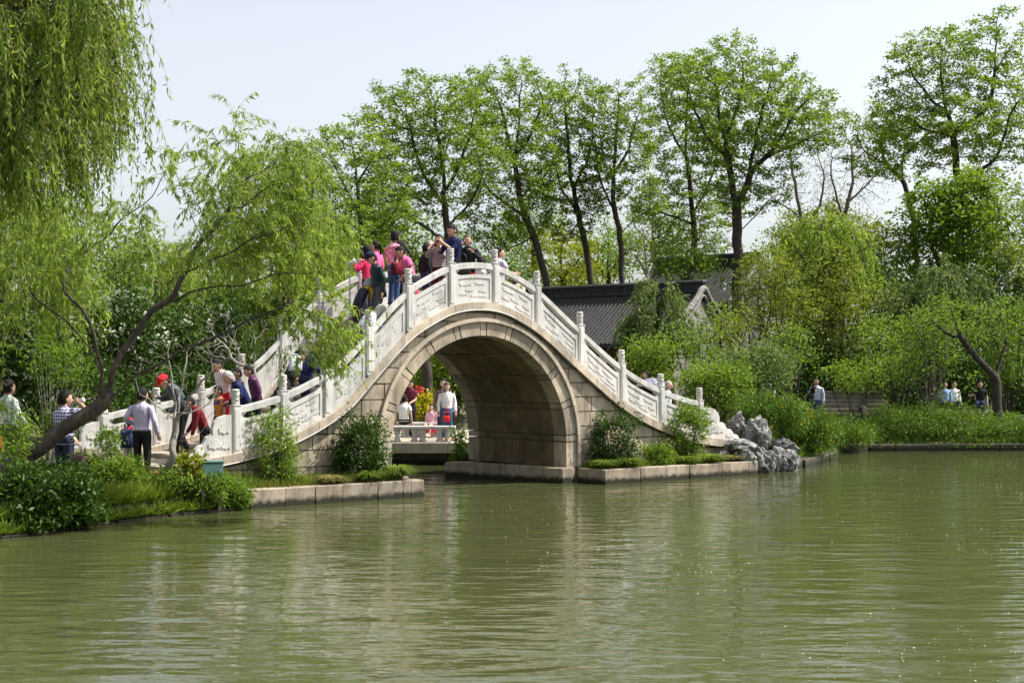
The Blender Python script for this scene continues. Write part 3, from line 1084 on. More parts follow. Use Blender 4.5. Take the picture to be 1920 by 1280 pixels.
def bush(name, label, c, r, n_clump, per, leaf, seed, L=.12, Wd=.055, clump=.22, stems=8, bark=None, group=None, cat='shrub', flowers=None, droop=.1, up=.6,
         base=None, shell=.45, stem_r=.018, low=-.9, gmin=None, shoots=.38):
    """a leafy body made of many clumps of leaves on stems that rise from its foot"""
    rng = np.random.default_rng(seed)
    c = np.asarray(c, float); r = np.asarray(r, float)
    d = unit(rng.normal(size=(n_clump * 3, 3)))
    d = d[d[:, 2] > low][:n_clump]
    n_clump = len(d)
    lump = 1 + .26 * np.sin(d[:, 0] * 4 + seed) * np.cos(d[:, 1] * 5 + seed * 2) + .14 * np.sin(d[:, 2] * 7 + seed) + rng.normal(size=n_clump) * .08
    t = (shell + (1 - shell) * rng.random(n_clump) ** .6) * lump
    cc = c + d * t[:, None] * r
    # upright shoots break the outline
    cc[:, 2] += shoots * r[2] * rng.random(n_clump) ** 3.5 * (d[:, 2] > -.1)
    cc[:, 0] += shoots * .6 * r[0] * (rng.random(n_clump) ** 4) * np.sign(d[:, 0])
    foot = np.array([c[0], c[1], gz(c[0], c[1])]) if base is None else np.asarray(base, float)
    gmin = foot[2] + .04 if gmin is None else gmin
    root = empty(name, foot, 0, label, cat, group)
    # stems
    paths = []
    ends = cc[rng.choice(n_clump, min(stems * 4, n_clump), replace=False)]
    for k in range(stems):
        f = foot + np.array([rng.normal() * r[0] * .10, rng.normal() * r[1] * .10, -.03])
        for e in ends[k::stems]:
            m1 = f * .55 + e * .45 + rng.normal(size=3) * .08 * r + np.array([0, 0, .10 * r[2]])
            ts = np.linspace(0, 1, 6)[:, None]
            pts = f * (1 - ts) ** 2 + 2 * m1 * ts * (1 - ts) + e * ts ** 2
            paths.append((pts, np.linspace(stem_r, stem_r * .3, 6), 4))
    tv, tq = tube_arrays(paths)
    link_mesh('stems', np_mesh('stems', tv - foot, tq), bark or M_BARK, root, True)
    k = per
    bp = np.repeat(cc, k, 0) + rng.normal(size=(n_clump * k, 3)) * clump * np.array([1, 1, .75])
    out = np.repeat(d, k, 0)
    ok = bp[:, 2] > gmin
    bp, out = bp[ok], out[ok]
    dd = out * .5 + rng.normal(size=bp.shape) * .8 + np.array([0, 0, -droop])
    v, q = leaf_arrays(bp, dd, L * rng.uniform(.6, 1.25, len(bp)), Wd * rng.uniform(.7, 1.2, len(bp)), rng, up)
    link_mesh('foliage', np_mesh('foliage', v - foot, q), leaf, root)
    if flowers:
        mat, nf, size = flowers
        o = c + d[rng.integers(0, n_clump, nf)] * (r * rng.uniform(.8, 1.08, (nf, 1)))
        o = o[o[:, 2] > gmin]
        bp = np.repeat(o, 6, 0) + rng.normal(size=(len(o) * 6, 3)) * size * .5
        dd = rng.normal(size=bp.shape) + np.array([0, 0, .6])
        v, q = leaf_arrays(bp, dd, np.full(len(bp), size), np.full(len(bp), size * .8), rng, .2)
        link_mesh('blossoms', np_mesh('blossoms', v - foot, q), mat, root)
    return root


def grass_clump(name, label, c, r, h, n, mat, seed, group=None, w=.012, cat='grass clump'):
    """arching blades from one foot"""
    rng = np.random.default_rng(seed)
    root_ = np.array(c, float)
    az = rng.random(n) * 2 * np.pi
    reach = r * rng.uniform(.35, 1.05, n); hh = h * rng.uniform(.55, 1.05, n)
    b = np.stack([np.cos(az), np.sin(az), np.zeros(n)], 1)
    s = np.stack([-np.sin(az), np.cos(az), np.zeros(n)], 1)
    b0 = b * (r * .22 * rng.random((n, 1)))
    K = 5; V = []
    for i in range(K):
        t = i / (K - 1)
        p = b0 + b * (reach * t ** 1.3)[:, None] + np.array([0, 0, 1]) * (hh * (1.75 * t - 1.25 * t * t))[:, None]
        ww = w * (1 - t * .85) * np.ones((n, 1))
        V.append(p - s * ww); V.append(p + s * ww)
    V = np.stack(V, 1)                        # n, 2K, 3
    q = []
    for i in range(K - 1):
        q.append([2 * i, 2 * i + 1, 2 * i + 3, 2 * i + 2])
    q = (np.arange(n)[:, None, None] * (2 * K) + np.array(q)[None]).reshape(-1, 4)
    o = link_mesh(name, np_mesh(name, V.reshape(-1, 3), q), mat)
    o.location = c
    return tag(o, label, cat, group)


def blades(name, label, xy, h, mat, seed, w=.008, lean=.5, zoff=-.02, kind='stuff', zmin=None):
    """a ground sheet of grass blades standing on the land"""
    rng = np.random.default_rng(seed)
    xy = np.asarray(xy); n = len(xy)
    z = land_height(xy) + zoff
    if zmin is not None: z = np.maximum(z, zmin)
    b = np.column_stack([xy, z])
    d = unit(rng.normal(size=(n, 3)) * np.array([lean, lean, .2]) + np.array([0, 0, 1]))
    v, q = leaf_arrays(b, d, h * rng.uniform(.45, 1.15, n), np.full(n, w * 2), rng, 0, .1)
    o = link_mesh(name, np_mesh(name, v, q), mat)
    return tag(o, label, kind=kind)


def scatter(poly, n, rng):
    poly = np.asarray(poly); lo, hi = poly.min(0), poly.max(0)
    p = lo + (hi - lo) * rng.random((n * 3, 2))
    ins = np.zeros(len(p), bool)
    for a, b in zip(poly, np.roll(poly, -1, 0)):
        cond = (a[1] > p[:, 1]) != (b[1] > p[:, 1])
        with np.errstate(divide='ignore', invalid='ignore'):
            ins ^= cond & (p[:, 0] < (b[0] - a[0]) * (p[:, 1] - a[1]) / (b[1] - a[1]) + a[0])
    return p[ins][:n]


def px_limbs(Y, polys, rng, depth=.9, foot=True):
    """polylines given by photo pixels -> world polylines round a depth; the first begins on the ground"""
    out = []
    for i, pl_ in enumerate(polys):
        dy = 0.0; pts = []
        sl = rng.uniform(-1, 1) * depth
        for k, (x, y) in enumerate(pl_):
            yy = Y + (0 if i == 0 else sl * k * .55)
            pts.append(np.array(at(x, y, yy)))
        if i == 0 and foot:
            p = pts[0].copy(); p[2] = gz(p[0], p[1]) - .1
            if p[2] < pts[0][2] - .2: pts = [p] + pts
            else: pts[0][2] = p[2]
        out.append(np.array(pts))
    return out


def px_crown(Y, ells, dr=1.0, wide=1.0):
    out = []
    for (x, y, rx, ry) in ells:
        rx *= wide
        s = Y / FPX
        out.append((np.array(at(x, y, Y)), np.array([rx * s, max(rx, ry * .8) * s * dr, ry * s])))
    return out

# ------------------------------------------------------------------ tall trees behind the bridge
G_TALL = 'tall open-crowned trees behind the bridge'
rgt = np.random.default_rng(404)
TALL = [
 ('tall tree with dark forked trunk, leftmost of the row, beside the pale willow', 64,
  [[(690, 560), (684, 470), (672, 400), (668, 330), (660, 270)], [(684, 470), (640, 430), (606, 390)], [(688, 450), (735, 400)], [(672, 400), (640, 340), (622, 300)], [(670, 350), (700, 290)]],
  [(648, 310, 72, 90), (636, 410, 78, 80), (705, 390, 62, 95), (690, 300, 55, 70)], .26, 1000),
 ('broad tree with many steep limbs rising behind the crowd on the crest', 70,
  [[(836, 570), (838, 440), (832, 340), (826, 280)], [(836, 390), (800, 340), (778, 290), (768, 230)], [(838, 360), (872, 290), (888, 220)], [(838, 455), (790, 420), (738, 385)], [(840, 425), (885, 380), (905, 330)], [(832, 330), (820, 250), (815, 190)]],
  [(795, 225, 88, 88), (850, 290, 85, 105), (758, 320, 66, 105), (868, 205, 56, 66), (735, 400, 50, 50)], .34, 1700),
 ('tall tree with a trunk leaning left and a forked open crown above the arch', 78,
  [[(1032, 570), (1012, 470), (986, 410), (972, 350), (966, 300), (972, 230), (975, 170)], [(986, 410), (935, 372), (902, 340)], [(969, 325), (950, 250), (933, 185)], [(972, 290), (1008, 230), (1020, 185)], [(1000, 440), (955, 470), (920, 480)], [(978, 375), (1010, 330)]],
  [(955, 185, 78, 76), (948, 290, 78, 105), (1005, 300, 46, 120), (925, 400, 60, 60)], .36, 1500),
 ('slim tree with a straight dark trunk, first right of the arch', 80,
  [[(1112, 560), (1100, 470), (1086, 410), (1072, 340), (1065, 280), (1060, 200)], [(1086, 405), (1050, 350), (1040, 300)], [(1075, 350), (1108, 290), (1110, 220)], [(1098, 450), (1060, 430)]],
  [(1065, 205, 50, 72), (1072, 310, 58, 105), (1060, 410, 50, 50)], .32, 1000),
 ('slim tree with a smooth curving trunk forking over the low hall roof', 79,
  [[(1168, 560), (1163, 440), (1152, 390), (1150, 320), (1156, 250), (1160, 180)], [(1163, 440), (1200, 400), (1240, 388)], [(1152, 390), (1126, 350), (1118, 290)], [(1150, 330), (1185, 270), (1195, 220)]],
  [(1150, 215, 56, 70), (1160, 305, 56, 90), (1196, 260, 34, 66), (1120, 330, 30, 60)], .28, 1000),
 ('leafy tree half hidden behind the largest tree, left of its trunk', 83,
  [[(1302, 560), (1300, 400), (1290, 330), (1285, 250), (1290, 170)], [(1300, 400), (1332, 340), (1345, 290)], [(1298, 420), (1240, 396), (1200, 388)], [(1288, 300), (1250, 230), (1240, 180)]],
  [(1275, 170, 60, 66), (1288, 265, 72, 90), (1280, 385, 78, 75), (1300, 470, 60, 50)], .36, 1500),
 ('largest tree with a thick straight trunk in front of the high tiled roof', 73,
  [[(1382, 580), (1382, 400), (1374, 370), (1365, 290), (1350, 230), (1340, 150)], [(1380, 392), (1400, 340), (1412, 310), (1450, 286), (1490, 272), (1540, 250)], [(1405, 325), (1420, 240), (1440, 165)], [(1368, 300), (1320, 250), (1300, 200)], [(1382, 440), (1420, 400)], [(1450, 286), (1480, 225), (1510, 190)], [(1360, 260), (1390, 180), (1395, 130)]],
  [(1350, 145, 88, 68), (1405, 225, 118, 92), (1500, 230, 74, 66), (1400, 350, 66, 60), (1440, 150, 60, 50)], .46, 2100),
 ('small tree with a bent fork standing between the bare trees and the far right tree', 76,
  [[(1718, 450), (1705, 380), (1690, 330), (1660, 310), (1622, 282)], [(1690, 330), (1692, 290), (1702, 262)], [(1660, 310), (1650, 260)]],
  [(1655, 245, 58, 46), (1646, 300, 48, 46), (1700, 250, 30, 40)], .24, 550),
 ('tall tree at the far right with tufted limbs reaching above the others', 71,
  [[(1802, 500), (1795, 320), (1786, 250), (1770, 200), (1764, 110)], [(1790, 250), (1738, 250), (1700, 220)], [(1787, 255), (1858, 200), (1866, 120), (1872, 20)], [(1800, 335), (1870, 300), (1886, 240), (1912, 185)], [(1775, 210), (1720, 160), (1700, 110)], [(1866, 130), (1905, 80)]],
  [(1765, 120, 90, 66), (1775, 235, 115, 76), (1868, 100, 46, 84), (1895, 220, 66, 110), (1690, 180, 50, 56)], .36, 1700),
]
for i, (lab, Y, polys, ells, rb, na) in enumerate(TALL):
    tree('tall_tree', lab, px_limbs(Y, polys, rgt), px_crown(Y, ells, .85, 1.28), M_LEAF_LOCUST, M_BARK, 100 + i, D=.32, n_attr=int(na * 1.9), r_base=rb * .56, r_tip=.0115,
         tuft=22, L=.21, Wd=.095, spread=.165, thr=2, keep=.9, group=G_TALL, dk=.48)
for i, (lab, Y, polys, ells) in enumerate([
    ('nearly bare tree with thin grey limbs, left of the two', 88, [[(1512, 500), (1500, 400), (1488, 330), (1480, 280)], [(1500, 410), (1450, 370)], [(1508, 450), (1540, 380), (1545, 320)]], [(1490, 320, 60, 80), (1530, 340, 44, 70)]),
    ('nearly bare tree with thin grey limbs, right of the two', 86, [[(1578, 500), (1585, 400), (1600, 330), (1596, 280)], [(1584, 420), (1560, 340), (1555, 290)], [(1590, 380), (1640, 330)]], [(1590, 320, 56, 80), (1630, 340, 40, 60)])]):
    tree('bare_tree', lab, px_limbs(Y, polys, rgt), px_crown(Y, ells), M_LEAF_OLIVE, M_BARKG, 150 + i, D=.26, n_attr=1500, r_base=.15, r_tip=.009, tuft=1, L=.14, Wd=.06, spread=.3, dk=.3,
         group='nearly bare trees behind the shrubs')
tree('bare_tree', 'pale leafless bush-like tree seen between trunks over the low hall roof', px_limbs(92, [[(1215, 560), (1212, 500), (1205, 440)], [(1212, 510), (1230, 460)], [(1213, 520), (1190, 460)]], rgt),
     px_crown(92, [(1210, 460, 46, 44)]), M_LEAF_OLIVE, M_TWIG, 160, D=.26, n_attr=900, r_base=.12, r_tip=.011, tuft=0, dk=.3)

# trees of the second line: rounded, lower, filling the gaps between the trunks
SECOND = [
 ('green tree closing the gap between the leftmost tall tree and the broad one', 88, (715, 400, 60, 80), 'M_LEAF_LOCUST', 58),
 ('pale green tree behind the leaning trunk', 96, (1000, 420, 60, 70), 'M_LEAF_LOCUST', 59),
 ('pale green tree between the slim tree and the hidden one', 98, (1225, 430, 60, 60), 'M_LEAF_LOCUST', 60),
 ('mid green tree filling the gap under the leftmost tall tree', 74, (640, 470, 80, 95), 'M_LEAF_MID', 61),
 ('deep green tree low behind the people on the left flank of the bridge', 72, (740, 500, 70, 85), 'M_LEAF_MID', 62),
 ('deep green tree behind the crest of the bridge', 82, (815, 480, 62, 80), 'M_LEAF_MID', 63),
 ('yellow green tree behind the crest, right of the man taking a photo', 90, (930, 490, 66, 80), 'M_LEAF_MID', 64),
 ('sunlit yellow green tree between the leaning trunk and the hall roof', 90, (1055, 490, 70, 70), 'M_LEAF_YELLOW', 65),
 ('sunlit fresh green tree behind the two slim trees', 94, (1140, 480, 70, 85), 'M_LEAF_BRIGHT', 66),
 ('dark green tree in front of the high tiled roof', 71, (1285, 492, 66, 50), 'M_LEAF_MID', 67),
 ('dense green tree behind the right end of the high tiled roof', 96, (1490, 445, 50, 50), 'M_LEAF_MID', 68),
 ('dull green tree under the two bare trees', 94, (1560, 440, 90, 70), 'M_LEAF_OLIVE', 69),
 ('dark tree low behind the far right tree', 84, (1850, 420, 110, 90), 'M_LEAF_MID', 70),
]
for (lab, Y, (x, y, rx, ry), lm, sd) in SECOND:
    s = Y / FPX
    rr2 = np.random.default_rng(sd)
    limbs = px_limbs(Y, [[(x + 4, y + ry), (x, y + ry * .5), (x - 3, y - ry * .1)], [(x, y + ry * .5), (x - rx * .5, y)], [(x, y + ry * .4), (x + rx * .5, y - ry * .1)]], rr2)
    tree('background_tree', lab, limbs, px_crown(Y, [(x, y, rx, ry), (x - rx * .5, y + ry * .3, rx * .6, ry * .6), (x + rx * .5, y + ry * .25, rx * .6, ry * .6)]), globals()[lm], M_BARK, sd,
         D=.5, n_attr=420, r_base=.22, r_tip=.012, tuft=34, L=.24, Wd=.12, spread=.42, group='lower trees between the tall trunks', dk=.8)

# the far edge of the wood: one mass of leaves, nobody could count its trees
rng = np.random.default_rng(77)
nc = 1300
cx = rng.uniform(-48, 56, nc); cy = rng.uniform(98, 118, nc)
cz = 1 + rng.random(nc) * (9.5 + 2.2 * np.sin(cx * .35) + 1.5 * np.sin(cx * .9 + 1))
cc = np.column_stack([cx, cy, cz])
bp = np.repeat(cc, 44, 0) + rng.normal(size=(nc * 44, 3)) * np.array([.9, .9, .6])
v, q = leaf_arrays(bp, rng.normal(size=bp.shape), rng.uniform(.25, .5, len(bp)), rng.uniform(.14, .28, len(bp)), rng, .6)
tag(link_mesh('distant_woods', np_mesh('distant_woods', v, q), M_LEAF_MID), 'green mass of distant woods behind the park trees', kind='stuff')

# ------------------------------------------------------------------ left: willows and flowering shrubs
def willow(name, label, limbs, crown, leaf, bark, seed, D, n_attr, r_base, r_tip, n_str, lens, per, L, Wd, gravity=.2, lift=.3, thr=4, wind=(0, 0, 0), catkins=0, di=4.0, dk=.6, group=None, sr=.0035, sub=None, pw=None, arm=1.0):
    root, P, par, cnt = tree(name, label, limbs, crown, leaf, bark, seed, D=D, n_attr=n_attr, r_base=r_base, r_tip=r_tip, tuft=0, di=di, dk=dk, group=group, bias=(0, 0, .05), pw=pw, arm=arm)
    rng = np.random.default_rng(seed + 1)
    tips = np.where(cnt <= thr)[0]
    if sub is not None: tips = tips[sub(P[tips])]
    pick = rng.choice(tips, n_str)
    d0 = unit(P[pick] - P[np.maximum(par[pick], 0)])
    lim = rng.uniform(*lens, n_str)
    S = strands(P[pick], d0, lim, rng, 14, gravity, lift, wind)
    S[..., 2] = np.maximum(S[..., 2], .15)
    off = np.asarray(limbs[0][0], float)
    tv, tq = strand_tubes(S, sr)
    v, q = strand_leaves(S, per, rng, L, Wd)
    link_mesh('hanging_shoots', np_mesh('hanging_shoots', tv - off, tq), M_TWIGGREEN, root)
    link_mesh('crown', np_mesh('crown', v - off, q), leaf, root)
    if catkins:
        k = rng.choice(n_str, catkins)
        S2 = S[k] + rng.normal(size=(catkins, 1, 3)) * .05
        v, q = strand_leaves(S2, int(per * .8), rng, L * .42, Wd * 1.1, 1.4)
        link_mesh('catkins', np_mesh('catkins', v - off, q), M_LEAF_CATKIN, root)
    return root


M_TWIGGREEN = plain_mat('green_shoot', (.14, .14, .045), .7, .2, 4)
rw = np.random.default_rng(31)
# the old willow that hangs into the picture from the upper left; its trunk stands just outside the frame
Yw = 15.0
wl_trunk = [np.array((-7.3, 15.6, gz(-7.3, 15.6) - .1)), np.array((-7.1, 15.4, 2.4)), np.array((-6.6, 15.1, 4.6)), np.array((-6.2, 15.0, 6.4)), np.array((-5.6, 15.0, 8.2))]
limbs = [np.array(wl_trunk)] + [np.array([at(x, y, Yw + dy) for x, y in pl_]) for pl_, dy in (
    ([(-130, 260), (-40, 230), (20, 190), (70, 150), (140, 110)], .2), ([(-100, 60), (0, 20), (100, -20), (180, 0)], -.4), ([(-60, -120), (60, -150), (160, -120), (230, -60)], .3),
    ([(-60, 330), (0, 290), (60, 260)], .5), ([(-120, 120), (-20, 90), (90, 70), (190, 60)], .9))]
willow('weeping_willow', 'old weeping willow hanging long catkin-laden shoots from the upper left corner', limbs,
       [(np.array(at(60, 60, Yw)), np.array([1.25, 1.3, .95])), (np.array(at(150, 60, Yw)), np.array([.50, .8, .75])), (np.array(at(20, 230, Yw)), np.array([.8, 1.1, .6])), (np.array(at(100, -150, Yw)), np.array([1.2, 1.2, .6]))],
       M_LEAF_WILLOW, M_BARKW, 301, .16, 900, .16, .004, 1900, (.35, 1.45), 30, .105, .020, .30, .15, 4, (0, 0, 0), 900, 2.5, .22, sr=.0025, sub=lambda q: (960 + FPX * q[:, 0] / q[:, 1]) < 205)

# the leaning willow at the water's edge, its trunk crossing the foot of the bridge
Yl = 23.3
polys = [[(-60, 935), (0, 890), (60, 850), (130, 795), (180, 765), (205, 742)],
         [(195, 752), (186, 700), (187, 650), (172, 610), (140, 575), (122, 535), (118, 490), (115, 430), (105, 380)],
         [(205, 745), (215, 690), (240, 640), (290, 585), (335, 545), (358, 490), (385, 430), (420, 380), (440, 300), (447, 215)],
         [(205, 748), (250, 700), (320, 665), (400, 625), (470, 600), (520, 575)],
         [(122, 490), (150, 465), (175, 462), (215, 425), (270, 385), (320, 320), (340, 290)],
         [(350, 510), (420, 470), (520, 440), (580, 400)], [(385, 430), (470, 380), (540, 340), (580, 340)], [(340, 545), (440, 540), (540, 510), (610, 505)],
         [(-20, 905), (20, 820), (15, 760), (-10, 700), (-30, 620)], [(186, 690), (160, 640), (110, 590), (70, 560), (40, 500)],
         [(420, 380), (480, 320), (540, 280)], [(520, 575), (580, 560), (650, 565)], [(560, 568), (610, 620)], [(500, 585), (560, 640)], [(440, 300), (400, 270)], [(340, 290), (300, 330)], [(375, 440), (350, 400), (345, 350), (330, 310)]]
limbs = px_limbs(Yl, polys, rw, .35, True)
limbs[0] = np.array([at(x, y, Yl - .3 + .3 * k / 5) for k, (x, y) in enumerate(polys[0])]); limbs[0][0][2] = gz(limbs[0][0][0], limbs[0][0][1]) - .15
# three limbs reach towards the bridge
crown = px_crown(Yl, [(540, 330, 80, 60), (460, 380, 90, 80), (560, 440, 90, 80), (430, 270, 45, 45), (330, 330, 40, 50), (230, 400, 60, 40), (90, 470, 90, 80), (420, 480, 80, 60), (610, 530, 50, 35), (520, 540, 60, 40), (575, 610, 75, 45), (640, 590, 42, 42), (600, 665, 60, 36), (40, 560, 50, 60), (300, 310, 30, 40), (560, 590, 60, 30)], .8)
willow('leaning_willow', 'leaning willow with a rough dark trunk slanting over the bank at the left', limbs, crown, M_LEAF_WILLOW, M_BARKW, 302, .18, 2200, .130, .0055, 760, (.25, .95), 24, .135, .028, .11, .35, 3, (.02, 0, 0), 0, 3.0, .25, sub=lambda q: (960 + FPX * q[:, 0] / q[:, 1]) < np.where(q[:, 2] > 3.7, 600, 680), pw=.66, arm=.66)

# pale willow mass behind the left flank of the bridge
for i, (lab, Y, polys, ells, ns) in enumerate([
    ('pale green willow with a full rounded crown left of the tall trees', 40, [[(560, 720), (545, 600), (520, 480), (500, 360)], [(530, 520), (580, 420), (590, 330)], [(520, 500), (460, 420)]], [(520, 350, 85, 85), (570, 430, 70, 90), (470, 430, 60, 80)], 800),
    ('small loose willow behind the bent limb at the left', 44, [[(305, 720), (300, 600), (290, 500)], [(300, 560), (340, 500)]], [(320, 500, 50, 50), (280, 470, 40, 40)], 300),
    ('willow curtain hanging at the left edge behind the walking man', 34, [[(-10, 760), (0, 600), (20, 480), (40, 400)], [(0, 560), (-50, 470)], [(10, 520), (80, 450)]], [(40, 420, 70, 80), (-20, 470, 50, 70), (90, 480, 50, 60)], 650)]):
    willow('willow', lab, px_limbs(Y, polys, rw), px_crown(Y, ells), M_LEAF_WILLOW, M_BARKW, 320 + i * 3, .34, 420, .17, .006, ns, (.8, 2.6), 26, .18, .042, .22, .25, 4, (0, 0, 0), 0, 4.0, .5)

LEFT_BG = [
 ('round dark green tree over the white-blossom shrubs', 47, (228, 500, 70, 90), M_LEAF_MID, 5, 71),
 ('dark green tree left of the pale willow trunk', 48, (400, 560, 80, 80), M_LEAF_MID, 5, 72),
 ('deep green tree at the left edge behind the shrubs', 50, (110, 560, 70, 80), M_LEAF_DARK, 5, 73),
 ('deep green tree behind the left rail of the bridge', 50, (600, 560, 70, 90), M_LEAF_MID, 5, 74),
]
for (lab, Y, (x, y, rx, ry), lm, k, sd) in LEFT_BG:
    rr2 = np.random.default_rng(sd)
    limbs = px_limbs(Y, [[(x + 4, y + ry), (x, y + ry * .5), (x - 3, y - ry * .1)], [(x, y + ry * .5), (x - rx * .5, y)], [(x, y + ry * .4), (x + rx * .5, y - ry * .1)]], rr2)
    tree('background_tree', lab, limbs, px_crown(Y, [(x, y, rx, ry), (x - rx * .4, y + ry * .4, rx * .7, ry * .6), (x + rx * .4, y + ry * .3, rx * .7, ry * .6)]), lm, M_BARK, sd,
         D=.4, n_attr=420, r_base=.16, r_tip=.01, tuft=26, L=.22, Wd=.11, spread=.30, dk=.6, group='trees behind the left end of the bridge')


def pb(lab, x, y, rx, ry, Y, ncl, per, leaf, seed, name='shrub', **k):
    s = Y / FPX
    c = at(x, y, Y)
    r = (rx * s, k.pop('ry_', max(rx, ry) * s * .8), ry * s)
    return bush(name, lab, c, r, ncl, per, leaf, seed, **k)


WF = lambda n: (M_WHITE_FLOWER, n, .09)
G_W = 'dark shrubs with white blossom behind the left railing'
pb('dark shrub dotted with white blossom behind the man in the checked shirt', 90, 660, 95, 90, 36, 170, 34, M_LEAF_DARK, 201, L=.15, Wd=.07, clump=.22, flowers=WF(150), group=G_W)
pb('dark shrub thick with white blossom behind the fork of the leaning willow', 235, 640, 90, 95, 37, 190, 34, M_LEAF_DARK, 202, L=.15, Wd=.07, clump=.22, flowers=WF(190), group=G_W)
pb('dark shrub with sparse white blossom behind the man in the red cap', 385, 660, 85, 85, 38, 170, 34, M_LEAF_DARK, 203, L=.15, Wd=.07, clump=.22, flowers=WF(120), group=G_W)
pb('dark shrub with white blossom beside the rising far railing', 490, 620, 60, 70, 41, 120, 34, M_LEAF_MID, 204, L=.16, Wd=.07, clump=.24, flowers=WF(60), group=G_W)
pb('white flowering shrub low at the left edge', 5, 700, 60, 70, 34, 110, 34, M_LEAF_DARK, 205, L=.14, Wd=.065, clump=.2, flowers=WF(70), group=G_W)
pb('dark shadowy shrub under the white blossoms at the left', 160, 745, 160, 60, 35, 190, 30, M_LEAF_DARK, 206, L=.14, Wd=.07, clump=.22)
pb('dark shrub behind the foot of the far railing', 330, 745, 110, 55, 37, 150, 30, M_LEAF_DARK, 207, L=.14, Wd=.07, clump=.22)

# near left: dense dark shrub by the water, light sprays, sapling
pb('dense glossy dark green shrub overhanging the water at the lower left', 86, 938, 96, 62, 22.3, 360, 40, M_LEAF_DARK, 211, L=.105, Wd=.044, clump=.10, ry_=.8, stems=9, gmin=.06, shoots=.15)
pb('low leafy shrub climbing the bank between the dark shrub and the path', 205, 890, 56, 24, 24.6, 80, 30, M_LEAF_MID, 212, L=.10, Wd=.036, clump=.09, ry_=.4)
pb('light green upright sprout in front of the left stair wall', 207, 838, 22, 32, 25.0, 26, 26, M_LEAF_BRIGHT, 213, L=.09, Wd=.034, clump=.07, stems=3, stem_r=.008)
pb('light green leafy sprout at the feet of the man in the lilac shirt', 248, 884, 22, 18, 24.9, 20, 22, M_LEAF_BRIGHT, 214, L=.09, Wd=.034, clump=.08, stems=4, stem_r=.008)
pb('young shrub with fresh lime leaves on whitish stems at the far left', 108, 690, 56, 66, 24.6, 56, 18, M_LEAF_BRIGHT, 215, L=.095, Wd=.035, clump=.11, stems=4, bark=M_TWIG, base=(at(92, 850, 24.6).x, 24.6, .55), stem_r=.014, low=-.6)
pb('lime green leafy branch in front of the walking man at the left edge', 18, 822, 42, 40, 22.6, 40, 20, M_LEAF_BRIGHT, 216, L=.10, Wd=.036, clump=.10, stems=3, bark=M_TWIG, base=(at(5, 880, 22.6).x, 22.6, .35), stem_r=.012)
pb('lime green leaves low beside the willow trunk', 112, 800, 26, 24, 24.4, 22, 20, M_LEAF_BRIGHT, 217, L=.10, Wd=.036, clump=.09, stems=3, bark=M_TWIG, stem_r=.010)
pb('plant with yellow variegated leaves beside the green metal box', 362, 872, 20, 22, 25.0, 20, 22, M_LEAF_YELLOW, 218, L=.13, Wd=.05, clump=.06, stems=4, stem_r=.008)
pb('bushy green weed below the yellow leaved plant', 330, 905, 40, 24, 24.9, 50, 26, M_LEAF_MID, 219, L=.085, Wd=.03, clump=.08, stems=4, stem_r=.006)
pb('leafy weeds in front of the green metal box', 400, 915, 34, 20, 25.0, 40, 26, M_LEAF_MID, 221, L=.10, Wd=.03, clump=.07, stems=4, stem_r=.006)
pb('strap-leaved green plant at the near corner of the left quay', 440, 928, 26, 26, 25.45, 32, 24, M_LEAF_MID, 220, L=.16, Wd=.03, clump=.06, stems=4, stem_r=.006)

# sapling with pale bare twigs in front of the stairs
Ys = 24.9
sp = [[(312, 905), (318, 860), (330, 800), (331, 785)], [(331, 790), (335, 740), (345, 680), (352, 630)], [(331, 788), (355, 745), (390, 700), (410, 650)], [(330, 795), (300, 760), (262, 735), (240, 715)],
      [(331, 790), (322, 720), (312, 660), (318, 620)], [(335, 770), (372, 780), (400, 745), (420, 690)], [(325, 830), (355, 830), (385, 800), (405, 770)]]
tree('sapling', 'bare sapling with pale forking twigs in front of the stone stairs', px_limbs(Ys, sp, rw, .2), px_crown(Ys, [(350, 680, 60, 60), (300, 680, 50, 50), (410, 690, 50, 60), (260, 700, 30, 30)]), M_LEAF_BRIGHT, M_TWIG, 230,
     D=.12, n_attr=420, r_base=.06, r_tip=.0035, tuft=1, L=.06, Wd=.025, spread=.04, thr=2, di=1.6, dk=.2, keep=.10)
for i, (x, y, b) in enumerate([(500, 640, 'bare grey bush of fine twigs behind the left railing')]):
    tree('bare_shrub', b, px_limbs(30.5, [[(470, 740), (472, 690), (480, 640)], [(471, 700), (440, 640)], [(472, 690), (500, 640)], [(471, 700), (410, 640)]], rw, .3), px_crown(30.5, [(440, 620, 70, 45), (400, 650, 50, 40)]), M_LEAF_OLIVE, M_TWIG, 231, D=.15, n_attr=500, r_base=.05, r_tip=.004, tuft=0, di=2.2, dk=.22)

# ------------------------------------------------------------------ planting on the quays
G_Q = 'slender leafy shrubs growing at the foot of the bridge wall'
def qb(lab, u, d, z, r, n, per, seed, leaf, **k):
    p = E_(u, d)
    return bush('wall_shrub', lab, (p.x, p.y, z), r, n, per, leaf, seed, L=k.pop('L', .085), Wd=k.pop('Wd', .036), clump=k.pop('clump', .085), stems=k.pop('stems', 7), base=(p.x, p.y, .30), group=G_Q, stem_r=.009, **k)
qb('tall thin shrub before the wall left of the arch, nearer the green box', .95, .75, .98, (.42, .3, .70), 120, 22, 241, M_LEAF_MID)
qb('dense dark shrub hiding the left foot of the arch', 2.75, .62, .95, (.46, .34, .66), 170, 26, 242, M_LEAF_DARK, L=.09)
qb('dark shrub casting a feathery shadow just right of the arch', 9.72, .62, .93, (.50, .36, .68), 150, 24, 243, M_LEAF_DARK, L=.09)
qb('upright bushy shrub in front of the last railing panels on the right', 12.15, .55, 1.02, (.42, .36, .74), 130, 24, 244, M_LEAF_MID, L=.095)
